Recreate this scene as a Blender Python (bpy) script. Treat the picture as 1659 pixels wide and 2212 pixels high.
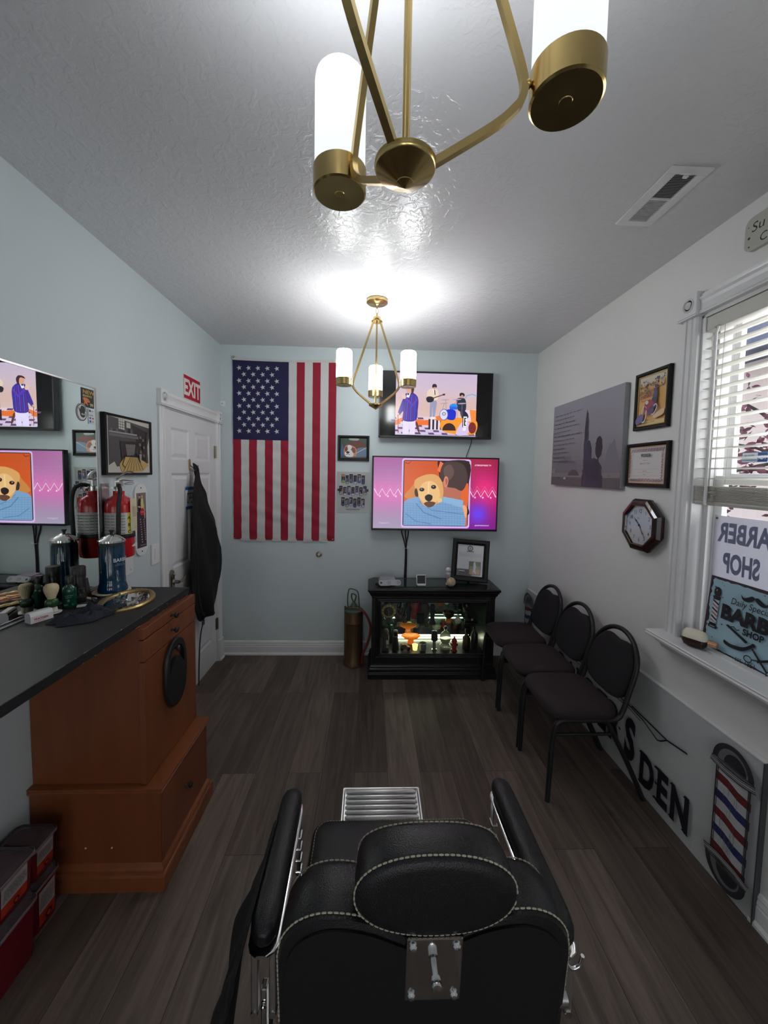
import bpy, bmesh, math, random
from mathutils import Matrix, Vector, Euler, noise as NZ
random.seed(7)
C = bpy.context.scene.collection
PI = math.pi
sc = bpy.context.scene
for o in list(bpy.data.objects): bpy.data.objects.remove(o)

# ------------------------------------------------------------ camera, light, exposure
XL, XR, YB, YF, H = -1.2975, 1.4633, 3.404, -2.9, 2.722       # room: left, right, back, front walls, ceiling
def cam_basis(yaw=.0365, pitch=.0642, roll=.0179):
    c, s = math.cos(yaw), math.sin(yaw); cp, sp = math.cos(pitch), math.sin(pitch)
    f = Vector((s*cp, c*cp, -sp)); r = Vector((c, -s, 0)); u = r.cross(f)
    cr, sr = math.cos(roll), math.sin(roll)
    return cr*r + sr*u, -sr*r + cr*u, f
r_, u_, f_ = cam_basis()
cd = bpy.data.cameras.new('camera'); cam = bpy.data.objects.new('camera', cd); C.objects.link(cam)
cam.matrix_world = Matrix(((r_.x, u_.x, -f_.x, 0), (r_.y, u_.y, -f_.y, 0), (r_.z, u_.z, -f_.z, 1.65), (0, 0, 0, 1)))
cd.sensor_fit = 'VERTICAL'; cd.sensor_height = 36; cd.lens = 830/2212*36; cd.shift_y = -30.6/2212; cd.clip_start = .02
sc.camera = cam
sc.cycles.max_bounces = 5; sc.cycles.diffuse_bounces = 3; sc.cycles.glossy_bounces = 3; sc.cycles.transmission_bounces = 4; sc.cycles.transparent_max_bounces = 10
sc.cycles.use_adaptive_sampling = True; sc.cycles.adaptive_min_samples = 16; sc.cycles.adaptive_threshold = .05; sc.cycles.caustics_reflective = False; sc.cycles.caustics_refractive = False; sc.cycles.sample_clamp_indirect = 6
sc.view_settings.view_transform = 'Standard'; sc.view_settings.look = 'None'
sc.view_settings.gamma = 1; sc.view_settings.use_curve_mapping = False
sc.view_settings.exposure = 0.12
BULB = 3.3
LAMP = 30.0          # radiance of the lamp glass
world = bpy.data.worlds.new('overcast_sky'); sc.world = world; world.use_nodes = True
wn = world.node_tree.nodes; wl = world.node_tree.links
bg = wn['Background']; tc = wn.new('ShaderNodeTexCoord'); sp_ = wn.new('ShaderNodeSeparateXYZ'); rp = wn.new('ShaderNodeValToRGB')
wl.new(tc.outputs['Generated'], sp_.inputs[0]); wl.new(sp_.outputs[2], rp.inputs[0]); wl.new(rp.outputs[0], bg.inputs[0])
rp.color_ramp.elements[0].color = (.75, .72, .70, 1); rp.color_ramp.elements[1].color = (.72, .82, 1, 1); bg.inputs[1].default_value = 1.7
def area(name, loc, rot, sx, sy, power, col=(1, 1, 1)):
    l = bpy.data.lights.new(name, 'AREA'); l.shape = 'RECTANGLE'; l.size = sx; l.size_y = sy; l.energy = power; l.color = col
    o = bpy.data.objects.new(name, l); C.objects.link(o); o.location = loc; o.rotation_euler = rot; return o
area('daylight_side_window', (1.78, 1.2, 1.75), (0, PI/2, 0), 1.6, 1.1, 22, (.95, .97, 1))
area('daylight_shop_front', (0.1, -3.05, 1.35), (PI/2, 0, 0), 2.1, 2.1, 40, (.93, .96, 1))

# ------------------------------------------------------------ materials
def lin(c):
    return tuple((v/255/12.92 if v/255 <= .04045 else ((v/255+.055)/1.055)**2.4) for v in c)
_m = {}
def mat(name, col, rough=.5, metal=0, bump=0, bscale=60, var=.06, vscale=8, spec=.5, trans=0, ior=1.45, emit=0, stretch=(1, 1, 1), coat=0, kind='noise', alpha=1):
    if name in _m: return _m[name]
    m = bpy.data.materials.new(name); m.use_nodes = True; n = m.node_tree.nodes; l = m.node_tree.links
    b = n['Principled BSDF']; c = lin(col) if max(col) > 1 else col
    t = n.new('ShaderNodeTexCoord'); mp = n.new('ShaderNodeMapping'); mp.inputs['Scale'].default_value = stretch
    l.new(t.outputs['Object'], mp.inputs[0])
    nz = n.new('ShaderNodeTexNoise'); nz.inputs['Scale'].default_value = vscale; nz.inputs['Detail'].default_value = 4
    l.new(mp.outputs[0], nz.inputs['Vector'])
    mx = n.new('ShaderNodeMix'); mx.data_type = 'RGBA'
    mx.inputs[6].default_value = tuple(max(0, v*(1-var)) for v in c)+(1,); mx.inputs[7].default_value = tuple(min(1, v*(1+var)) for v in c)+(1,)
    l.new(nz.outputs[0], mx.inputs[0]); l.new(mx.outputs[2], b.inputs['Base Color'])
    b.inputs['Roughness'].default_value = rough; b.inputs['Metallic'].default_value = metal; b.inputs['Specular IOR Level'].default_value = spec
    b.inputs['Transmission Weight'].default_value = trans; b.inputs['IOR'].default_value = ior; b.inputs['Coat Weight'].default_value = coat
    b.inputs['Alpha'].default_value = alpha
    if emit: b.inputs['Emission Color'].default_value = c+(1,); b.inputs['Emission Strength'].default_value = emit
    if bump:
        if kind == 'voronoi':
            h = n.new('ShaderNodeTexVoronoi'); h.inputs['Scale'].default_value = bscale; ho = h.outputs['Distance']
        else:
            h = n.new('ShaderNodeTexNoise'); h.inputs['Scale'].default_value = bscale; h.inputs['Detail'].default_value = 3; ho = h.outputs[0]
        l.new(mp.outputs[0], h.inputs['Vector'])
        bp = n.new('ShaderNodeBump'); bp.inputs['Strength'].default_value = bump; bp.inputs['Distance'].default_value = .004
        l.new(ho, bp.inputs['Height']); l.new(bp.outputs[0], b.inputs['Normal'])
    _m[name] = m; return m
def attr_mat(name, emit=0, rough=.45, coat=0, transl=0):
    m = bpy.data.materials.new(name); m.use_nodes = True; n = m.node_tree.nodes; l = m.node_tree.links
    b = n['Principled BSDF']; a = n.new('ShaderNodeAttribute'); a.attribute_name = 'ink'
    b.inputs['Roughness'].default_value = rough; b.inputs['Coat Weight'].default_value = coat; b.inputs['Coat Roughness'].default_value = .08
    if emit:
        b.inputs['Base Color'].default_value = (.01, .01, .01, 1); l.new(a.outputs['Color'], b.inputs['Emission Color']); b.inputs['Emission Strength'].default_value = emit
    else: l.new(a.outputs['Color'], b.inputs['Base Color'])
    if transl:
        tr = n.new('ShaderNodeBsdfTranslucent'); l.new(a.outputs['Color'], tr.inputs[0]); ms = n.new('ShaderNodeMixShader'); ms.inputs[0].default_value = transl
        l.new(b.outputs[0], ms.inputs[1]); l.new(tr.outputs[0], ms.inputs[2]); l.new(ms.outputs[0], n['Material Output'].inputs[0])
    return m
def glass_mat(name, col=(1, 1, 1), refl=.1, rough=.02):
    m = bpy.data.materials.new(name); m.use_nodes = True; n = m.node_tree.nodes; l = m.node_tree.links
    n.remove(n['Principled BSDF']); t = n.new('ShaderNodeBsdfTransparent'); g = n.new('ShaderNodeBsdfGlossy'); f = n.new('ShaderNodeNewGeometry')
    nz = n.new('ShaderNodeTexNoise'); nz.inputs['Scale'].default_value = 2; mr = n.new('ShaderNodeMapRange'); mr.inputs[3].default_value = rough; mr.inputs[4].default_value = rough*1.3
    l.new(nz.outputs[0], mr.inputs[0]); l.new(mr.outputs[0], g.inputs['Roughness'])
    t.inputs[0].default_value = col+(1,); mx = n.new('ShaderNodeMixShader'); n.remove(f); f = n.new('ShaderNodeLayerWeight'); f.inputs[0].default_value = .35
    mm = n.new('ShaderNodeMapRange'); mm.inputs[3].default_value = refl*.4; mm.inputs[4].default_value = min(1, refl*5); pw = n.new('ShaderNodeMath'); pw.operation = 'POWER'; pw.inputs[1].default_value = 2.5
    l.new(f.outputs['Facing'], pw.inputs[0]); l.new(pw.outputs[0], mm.inputs[0]); l.new(mm.outputs[0], mx.inputs[0]); l.new(t.outputs[0], mx.inputs[1]); l.new(g.outputs[0], mx.inputs[2]); l.new(mx.outputs[0], n['Material Output'].inputs[0])
    return m
PRINT = attr_mat('printed_ink', rough=.5); GLOSSP = attr_mat('printed_ink_under_gloss', rough=.35, coat=.3)
CLOTHP = attr_mat('dyed_cloth', rough=.8); SCREEN = attr_mat('lit_screen', emit=1.0, rough=.25); BACKLIT = attr_mat('printed_film', rough=.4, transl=.55)
PANE = glass_mat('window_glass', (1, 1, 1), .09); CGLASS = glass_mat('clear_thin_glass', (.93, .96, .94), .12); SHELFG = glass_mat('green_shelf_glass', (.72, .9, .82), .1)
SMOKE = mat('smoky_plastic', (.11, .095, .105), .3, alpha=.62)
def leathery(): return mat('black_leather', (.0105, .0105, .012), .40, bump=.16, bscale=420, kind='voronoi', spec=.42)
M = dict(
    wall_blue=mat('blue_grey_wall_paint', (.60, .67, .685), .6, bump=.12, bscale=90, var=.015, vscale=2),
    wall_white=mat('off_white_wall_paint', (.80, .80, .775), .55, bump=.12, bscale=90, var=.015, vscale=2),
    white_trim=mat('white_gloss_trim_paint', (.78, .78, .775), .28, var=.02, bump=.03, bscale=20),
    door=mat('white_door_paint', (.74, .74, .75), .38, var=.015, bump=.05, bscale=140, stretch=(1, 1, .1)),
    white=mat('white_plastic', (.75, .75, .75), .35, var=.02), cream=mat('cream_plastic', (.75, .70, .55), .45, var=.05),
    black=mat('black_plastic', (.012, .012, .013), .35, var=.1), satin=mat('satin_black_paint', (.012, .012, .013), .45, bump=.05, bscale=40, var=.2),
    blackwood=mat('black_stained_wood', (.012, .0115, .012), .33, bump=.1, bscale=50, stretch=(.2, 1, 1), var=.3),
    frame=mat('black_frame_wood', (.009, .0085, .0085), .42, bump=.04, bscale=60, var=.2, spec=.3),
    brass=mat('brushed_brass', (.60, .44, .18), .23, metal=1, var=.08, vscale=60, stretch=(1, 1, .08)),
    oldbrass=mat('tarnished_brass', (.17, .105, .055), .48, metal=.65, var=.65, vscale=7, bump=.1),
    verdigris=mat('green_patina_metal', (.09, .14, .09), .55, metal=.5, var=.5, vscale=20),
    chrome=mat('chrome', (.78, .78, .78), .09, metal=1, var=.03), steel=mat('brushed_steel', (.55, .55, .53), .3, metal=1, var=.08, vscale=40),
    alum=mat('cast_aluminium', (.80, .80, .78), .28, metal=1, var=.08, vscale=40), nickel=mat('satin_nickel', (.36, .33, .28), .28, metal=1, var=.05),
    leather=leathery(), leatherback=mat('black_vinyl_backing', (.005, .005, .0055), .6, bump=.1, bscale=200), stitch=mat('cream_thread', (.42, .39, .30), .8),
    seatf=mat('charcoal_fabric_painted_sheen', (.026, .0175, .020), .85, bump=.5, bscale=500, var=.35, vscale=300), backf=mat('charcoal_fabric', (.014, .012, .014), .9, bump=.5, bscale=500, var=.3, vscale=300),  # one dark fabric; seat copy coloured redder and lighter for the sheen of light
    cloth=mat('black_cloth', (.0075, .0078, .009), .85, bump=.3, bscale=120, var=.3), navy=mat('dark_navy_cloth', (.017, .020, .032), .9, bump=.5, bscale=160, var=.4, vscale=30),
    cherry=mat('cherry_wood_veneer', (.19, .055, .020), .38, bump=.04, bscale=30, var=.32, vscale=5, stretch=(3, 3, .45)),
    cherryh=mat('cherry_wood_moulding', (.22, .067, .023), .32, bump=.04, bscale=30, var=.25, vscale=6, stretch=(3, .4, 3)),
    counter=mat('black_painted_counter', (.013, .013, .0155), .55, bump=.15, bscale=25, var=.25, vscale=14, stretch=(1, .25, 1)),
    bare=mat('bare_wood_chip', (.45, .38, .26), .6), red=mat('red_enamel', (.50, .012, .018), .22, var=.05), redp=mat('red_translucent_plastic', (.15, .006, .014), .3, var=.1),
    blue=mat('blue_disinfectant', (.0, .034, .085), .08, var=.75, vscale=14, spec=.6), rubber=mat('black_rubber', (.012, .012, .012), .55), hose=mat('red_rubber_hose', (.22, .03, .02), .5),
    yellow=mat('yellow_label', (.80, .68, .03), .5), orange=mat('orange_plastic', (.8, .16, .01), .4), amber=mat('glowing_amber_glass', (.45, .12, .01), .1, trans=.5, emit=.15),  # amber glass is no lamp; faint emission stands in for light through it
    green=mat('green_glass', (.005, .055, .035), .1, spec=.6), dgreen=mat('green_enamel', (.02, .07, .02), .25), brist=mat('blond_bristle', (.66, .55, .34), .9, bump=.8, bscale=300, stretch=(1, 1, .15)),
    brown=mat('brown_ceramic', (.06, .025, .015), .3), maroon=mat('mahogany_clock_case', (.022, .006, .006), .25, var=.3, vscale=12, stretch=(1, 1, 4), coat=.4), copper=mat('copper_metal', (.75, .42, .25), .2, metal=1),
    slat=mat('cream_white_slat', (.62, .61, .55), .45, var=.03), cord=mat('cream_cord', (.50, .48, .42), .8), grey=mat('lilac_grey_plastic', (.32, .31, .36), .45), dgrey=mat('dark_grey_plastic', (.06, .06, .065), .45),
    gold=mat('gilt_metal', (.45, .33, .13), .35, metal=.9, var=.35, vscale=120), canvas=mat('grey_canvas_edge', (.32, .32, .34), .7, bump=.2, bscale=300),
    mirror=mat('mirror_silver', (.88, .92, .89), .0, metal=1, var=.005), tag=mat('buff_card', (.62, .55, .36), .7), ball=mat('ball_leather', (.62, .50, .33), .5, bump=.1),
    lampwhite=mat('pale_lit_tube', (.95, 1.0, .72), .4, emit=13), bark=mat('dark_bark', (.05, .04, .04), .9, bump=.5), leafp=mat('purple_plum_leaf', (.20, .045, .085), .55, var=.5, vscale=3),
    stucco=mat('pale_pink_stucco', (.90, .79, .75), .8, bump=.2, var=.04), roofm=mat('slate_blue_shingle', (.08, .10, .17), .7, bump=.4, var=.3, vscale=30), tarmac=mat('grey_pavement', (.4, .39, .38), .9, bump=.3),
)
def floor_mat():
    m = bpy.data.materials.new('dark_oak_vinyl_planks'); m.use_nodes = True; n = m.node_tree.nodes; l = m.node_tree.links; b = n['Principled BSDF']
    t = n.new('ShaderNodeTexCoord'); mp = n.new('ShaderNodeMapping'); mp.inputs['Rotation'].default_value = (0, 0, PI/2); mp.inputs['Location'].default_value = (.35, .06, 0); l.new(t.outputs['Object'], mp.inputs[0])
    br = n.new('ShaderNodeTexBrick'); br.offset = .37; br.inputs['Scale'].default_value = 1; br.inputs['Brick Width'].default_value = 1.22; br.inputs['Row Height'].default_value = .18
    br.inputs['Mortar Size'].default_value = .0011; br.inputs['Mortar Smooth'].default_value = .4; br.inputs['Bias'].default_value = 0
    br.inputs['Color1'].default_value = (.086, .065, .055, 1); br.inputs['Color2'].default_value = (.17, .138, .118, 1); br.inputs['Mortar'].default_value = (.02, .016, .015, 1)
    l.new(mp.outputs[0], br.inputs[0])
    m2 = n.new('ShaderNodeMapping'); m2.inputs['Scale'].default_value = (16, 1.1, 1); l.new(t.outputs['Object'], m2.inputs[0])
    # shift grain from plank to plank
    add = n.new('ShaderNodeVectorMath'); add.operation = 'ADD'; sc_ = n.new('ShaderNodeVectorMath'); sc_.operation = 'SCALE'; sc_.inputs[3].default_value = 150
    l.new(br.outputs[0], sc_.inputs[0]); l.new(m2.outputs[0], add.inputs[0]); l.new(sc_.outputs[0], add.inputs[1])
    nz = n.new('ShaderNodeTexNoise'); nz.inputs['Scale'].default_value = 1.5; nz.inputs['Detail'].default_value = 8; nz.inputs['Roughness'].default_value = .65; nz.inputs['Distortion'].default_value = .8; l.new(add.outputs[0], nz.inputs[0])
    r = n.new('ShaderNodeValToRGB'); r.color_ramp.elements[0].position = .3; r.color_ramp.elements[1].position = .72; r.color_ramp.elements[0].color = (.5, .47, .46, 1); r.color_ramp.elements[1].color = (1.35, 1.3, 1.25, 1); l.new(nz.outputs[0], r.inputs[0])
    mx = n.new('ShaderNodeMix'); mx.data_type = 'RGBA'; mx.blend_type = 'MULTIPLY'; mx.inputs[0].default_value = 1; l.new(br.outputs[0], mx.inputs[6]); l.new(r.outputs[0], mx.inputs[7]); l.new(mx.outputs[2], b.inputs['Base Color'])
    b.inputs['Roughness'].default_value = .5; b.inputs['Specular IOR Level'].default_value = .35
    bp = n.new('ShaderNodeBump'); bp.inputs['Strength'].default_value = .25; bp.inputs['Distance'].default_value = .002; l.new(nz.outputs[0], bp.inputs['Height']); l.new(bp.outputs[0], b.inputs['Normal'])
    return m
def ceil_mat():
    m = bpy.data.materials.new('knockdown_ceiling_paint'); m.use_nodes = True; n = m.node_tree.nodes; l = m.node_tree.links; b = n['Principled BSDF']
    b.inputs['Base Color'].default_value = (.69, .69, .70, 1); b.inputs['Roughness'].default_value = .27; b.inputs['Specular IOR Level'].default_value = .5
    t = n.new('ShaderNodeTexCoord'); nz = n.new('ShaderNodeTexNoise'); nz.inputs['Scale'].default_value = 26; nz.inputs['Detail'].default_value = 3; nz.inputs['Distortion'].default_value = .9; l.new(t.outputs['Object'], nz.inputs[0])
    r = n.new('ShaderNodeValToRGB'); r.color_ramp.elements[0].position = .46; r.color_ramp.elements[1].position = .60; l.new(nz.outputs[0], r.inputs[0])
    n2 = n.new('ShaderNodeTexNoise'); n2.inputs['Scale'].default_value = 150; l.new(t.outputs['Object'], n2.inputs[0])
    ad = n.new('ShaderNodeMath'); ad.operation = 'MULTIPLY_ADD'; ad.inputs[1].default_value = .45; l.new(n2.outputs[0], ad.inputs[0]); l.new(r.outputs[0], ad.inputs[2])
    bp = n.new('ShaderNodeBump'); bp.inputs['Strength'].default_value = .38; bp.inputs['Distance'].default_value = .0022; l.new(ad.outputs[0], bp.inputs['Height']); l.new(bp.outputs[0], b.inputs['Normal'])
    return m
def lamp_mat(LAMP=LAMP):
    m = bpy.data.materials.new('glowing_opal_glass'); m.use_nodes = True; n = m.node_tree.nodes; l = m.node_tree.links; n.remove(n['Principled BSDF'])
    e = n.new('ShaderNodeEmission'); t = n.new('ShaderNodeTexCoord'); s = n.new('ShaderNodeSeparateXYZ'); r = n.new('ShaderNodeValToRGB'); l.new(t.outputs['Generated'], s.inputs[0]); l.new(s.outputs[2], r.inputs[0])
    r.color_ramp.elements[0].color = (.86, .93, 1, 1); r.color_ramp.elements[1].color = (1, .99, .93, 1); l.new(r.outputs[0], e.inputs[0]); e.inputs[1].default_value = LAMP; l.new(e.outputs[0], n['Material Output'].inputs[0])
    return m
SCREEN.cycles.emission_sampling = 'NONE'
M['floor'] = floor_mat(); M['ceiling'] = ceil_mat(); M['opal'] = lamp_mat(); M['opal_dim'] = lamp_mat(LAMP*.034); M['opal_dim'].cycles.emission_sampling = 'NONE'

# ------------------------------------------------------------ mesh helpers
WM = {}                       # world matrix of every object we made
def frame(axes):              # rotation whose local x, y, z are u, v, n of a wall
    return {'back': Matrix(((1, 0, 0), (0, 0, -1), (0, 1, 0))), 'left': Matrix(((0, 0, 1), (1, 0, 0), (0, 1, 0))),
            'right': Matrix(((0, 0, -1), (-1, 0, 0), (0, 1, 0))), 'up': Matrix.Identity(3)}[axes].to_4x4()
def thing(name, label, cat, loc=(0, 0, 0), axes='up', rotz=0, group=None, kind=None, rot=None):
    o = bpy.data.objects.new(name, None); C.objects.link(o); o.empty_display_size = .05
    m = Matrix.Translation(loc) @ (rot if rot is not None else frame(axes) @ Matrix.Rotation(rotz, 4, 'Z'))
    o.matrix_world = m; WM[o.name] = m
    if label: o['label'] = label
    if cat: o['category'] = cat
    if group: o['group'] = group
    if kind: o['kind'] = kind
    return o
def copy_tree(o, loc=None, parent=None, label=None):
    c = o.copy(); C.objects.link(c)
    if parent: c.parent = parent
    else:
        c.location = loc
        if label: c['label'] = label
    for ch in list(o.children): copy_tree(ch, parent=c)
    return c
class MB:
    def __init__(s, T=None): s.v = []; s.f = []; s.m = []; s.sm = []; s.col = []; s.mats = []; s.T = T or Matrix.Identity(4)
    def mi(s, m):
        m = M[m] if isinstance(m, str) else m
        if m not in s.mats: s.mats.append(m)
        return s.mats.index(m)
    def add(s, vs, fs, m, smooth=False, col=None):
        b = len(s.v); k = s.mi(m)
        for v in vs: s.v.append(s.T @ Vector(v))
        for f in fs: s.f.append([b+i for i in f]); s.m.append(k); s.sm.append(smooth); s.col.append(col)
        return s
    def bm(s, bm, m, smooth=False):
        bm.verts.index_update(); s.add([v.co.copy() for v in bm.verts], [[v.index for v in f.verts] for f in bm.faces], m, smooth); bm.free(); return s
    def box(s, x0, x1, y0, y1, z0, z1, m, bev=0, seg=2, smooth=False):
        bm = bmesh.new(); bmesh.ops.create_cube(bm, size=1)
        for v in bm.verts: v.co = Vector(((x0+x1)/2+v.co.x*(x1-x0), (y0+y1)/2+v.co.y*(y1-y0), (z0+z1)/2+v.co.z*(z1-z0)))
        if bev: bmesh.ops.bevel(bm, geom=list(bm.edges), offset=min(bev, .49*min(abs(x1-x0), abs(y1-y0), abs(z1-z0))), segments=seg, profile=.5, affect='EDGES')
        return s.bm(bm, m, smooth or (bev > 0 and seg > 2))
    def lathe(s, prof, m, seg=28, c=(0, 0, 0), axis=(0, 0, 1), smooth=True, caps=True, sy=1):
        a = Vector(axis).normalized(); q = Vector((0, 0, 1)).rotation_difference(a).to_matrix(); c = Vector(c); vs = []; fs = []
        for r, z in prof:
            for i in range(seg): t = 2*PI*i/seg; vs.append(c + q @ Vector((r*math.cos(t), r*math.sin(t)*sy, z)))
        for j in range(len(prof)-1):
            for i in range(seg): k = (i+1) % seg; fs.append((j*seg+i, j*seg+k, (j+1)*seg+k, (j+1)*seg+i))
        s.add(vs, fs, m, smooth)
        if caps:
            n = len(prof)
            for j, rev in ((0, True), (n-1, False)):
                if prof[j][0] > 1e-5:
                    ring = vs[j*seg:(j+1)*seg]; s.add(ring, [tuple(reversed(range(seg))) if rev else tuple(range(seg))], m)
        return s
    def cyl(s, p, q, r, m, seg=20, r2=None, smooth=True):
        p, q = Vector(p), Vector(q); L = (q-p).length
        return s.lathe([(r, 0), (r if r2 is None else r2, L)], m, seg, p, q-p, smooth)
    def ball(s, c, r, m, seg=16, sz=1):
        return s.lathe([(max(1e-6, r*math.sin(PI*i/12)), -r*sz*math.cos(PI*i/12)) for i in range(13)], m, seg, c, caps=False)
    def tube(s, pts, r, m, seg=10, closed=False, flat=1, smooth=True, caps=True, up=None):
        P = [Vector(p) for p in pts]; n = len(P); vs = []; fs = []; rs = r if isinstance(r, (list, tuple)) else [r]*n
        def tan(i):
            a = P[(i-1) % n] if (closed or i > 0) else P[i]; b = P[(i+1) % n] if (closed or i < n-1) else P[i]; d = b-a
            return d.normalized() if d.length > 1e-9 else Vector((0, 0, 1))
        t = tan(0); ref = Vector(up) if up else (Vector((0, 0, 1)) if abs(t.z) < .9 else Vector((1, 0, 0))); x = t.cross(ref).normalized()
        for i in range(n):
            t = tan(i)
            if up: x = t.cross(Vector(up)).normalized()
            else: x = (x - t*x.dot(t)).normalized()
            y = t.cross(x)
            for k in range(seg):
                a = 2*PI*k/seg + (PI/4 if seg == 4 else 0); vs.append(P[i] + rs[i]*(math.cos(a)*x + flat*math.sin(a)*y))
        for j in range(n if closed else n-1):
            jj = (j+1) % n
            for k in range(seg): kk = (k+1) % seg; fs.append((j*seg+k, j*seg+kk, jj*seg+kk, jj*seg+k))
        s.add(vs, fs, m, smooth and seg > 4)
        if caps and not closed: s.add(vs[:seg], [tuple(reversed(range(seg)))], m); s.add(vs[-seg:], [tuple(range(seg))], m)
        return s
    def loft(s, rings, m, smooth=True, caps=True):
        n = len(rings[0]); vs = [p for r in rings for p in r]; fs = []
        for j in range(len(rings)-1):
            for i in range(n): k = (i+1) % n; fs.append((j*n+i, j*n+k, (j+1)*n+k, (j+1)*n+i))
        s.add(vs, fs, m, smooth)
        if caps: s.add(rings[0], [tuple(reversed(range(n)))], m); s.add(rings[-1], [tuple(range(n))], m)
        return s
    def prism(s, poly, d0, d1, m, smooth=False, map3=None):   # 2-D outline pushed from depth d0 to d1 (local z unless map3 says otherwise)
        f3 = map3 or (lambda u, v, w: (u, v, w)); n = len(poly)
        vs = [f3(u, v, d0) for u, v in poly] + [f3(u, v, d1) for u, v in poly]
        s.add(vs, [(i, (i+1) % n, n+(i+1) % n, n+i) for i in range(n)], m, smooth)
        s.add(vs[:n], [tuple(reversed(range(n)))], m); s.add(vs[n:], [tuple(range(n))], m); return s
    def grid(s, nu, nv, fn, m, smooth=True, thick=0):
        vs = [fn(i/nu, j/nv) for j in range(nv+1) for i in range(nu+1)]; fs = [(j*(nu+1)+i, j*(nu+1)+i+1, (j+1)*(nu+1)+i+1, (j+1)*(nu+1)+i) for j in range(nv) for i in range(nu)]
        return s.add(vs, fs, m, smooth)
    def build(s, name, parent=None, world=False, label=None, cat=None, group=None, kind=None, solid=0, sub=0):
        me = bpy.data.meshes.new(name); vs = s.v
        if world and parent: inv = WM[parent.name].inverted(); vs = [inv @ v for v in vs]
        me.from_pydata([tuple(v) for v in vs], [], s.f)
        for m in s.mats: me.materials.append(m)
        me.polygons.foreach_set('material_index', s.m); me.polygons.foreach_set('use_smooth', s.sm)
        if any(c is not None for c in s.col):
            at = me.color_attributes.new('ink', 'FLOAT_COLOR', 'CORNER'); k = 0
            for p, c in zip(me.polygons, s.col):
                for _ in p.loop_indices: at.data[k].color = (c or (.5, .5, .5))[:3]+(1,); k += 1
        me.update(); o = bpy.data.objects.new(name, me); C.objects.link(o)
        if not any(c is not None for c in s.col):
            bm = bmesh.new(); bm.from_mesh(me); bmesh.ops.remove_doubles(bm, verts=bm.verts, dist=1e-6); bmesh.ops.recalc_face_normals(bm, faces=bm.faces)
            for e in bm.edges:
                if len(e.link_faces) == 2 and e.calc_face_angle(0) > .7: e.smooth = False
            bm.to_mesh(me); bm.free()
        if parent: o.parent = parent; WM[o.name] = WM[parent.name]
        else: WM[o.name] = Matrix.Identity(4)
        if solid: md = o.modifiers.new('thickness', 'SOLIDIFY'); md.thickness = solid; md.offset = 0
        if sub: md = o.modifiers.new('smooth', 'SUBSURF'); md.levels = sub; md.render_levels = sub
        for k, v in (('label', label), ('category', cat), ('group', group), ('kind', kind)):
            if v: o[k] = v
        return o
def smooth_pts(pts, n=6, closed=True):
    out = []; N = len(pts); P = [Vector(p) for p in pts]
    for i in range(N if closed else N-1):
        a, b, c, d = (P[(i-1) % N], P[i], P[(i+1) % N], P[(i+2) % N]) if closed else (P[max(i-1, 0)], P[i], P[i+1], P[min(i+2, N-1)])
        for k in range(n):
            t = k/n; out.append(tuple(.5*((2*b) + (c-a)*t + (2*a-5*b+4*c-d)*t*t + (3*b-a-3*c+d)*t**3)))
    if not closed: out.append(tuple(P[-1]))
    return out
_gl = {}
def glyph(txt, off=0, shear=0, res=3, space=1):
    k = (txt, off, shear, space)
    if k not in _gl:
        c = bpy.data.curves.new('t', 'FONT'); c.body = txt; c.offset = off; c.shear = shear; c.resolution_u = res; c.space_character = space; o = bpy.data.objects.new('t', c)
        me = bpy.data.meshes.new_from_object(o); _gl[k] = ([(v.co.x, v.co.y) for v in me.vertices], [tuple(p.vertices) for p in me.polygons])
        bpy.data.objects.remove(o); bpy.data.meshes.remove(me); bpy.data.curves.remove(c)
    return _gl[k]
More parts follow.
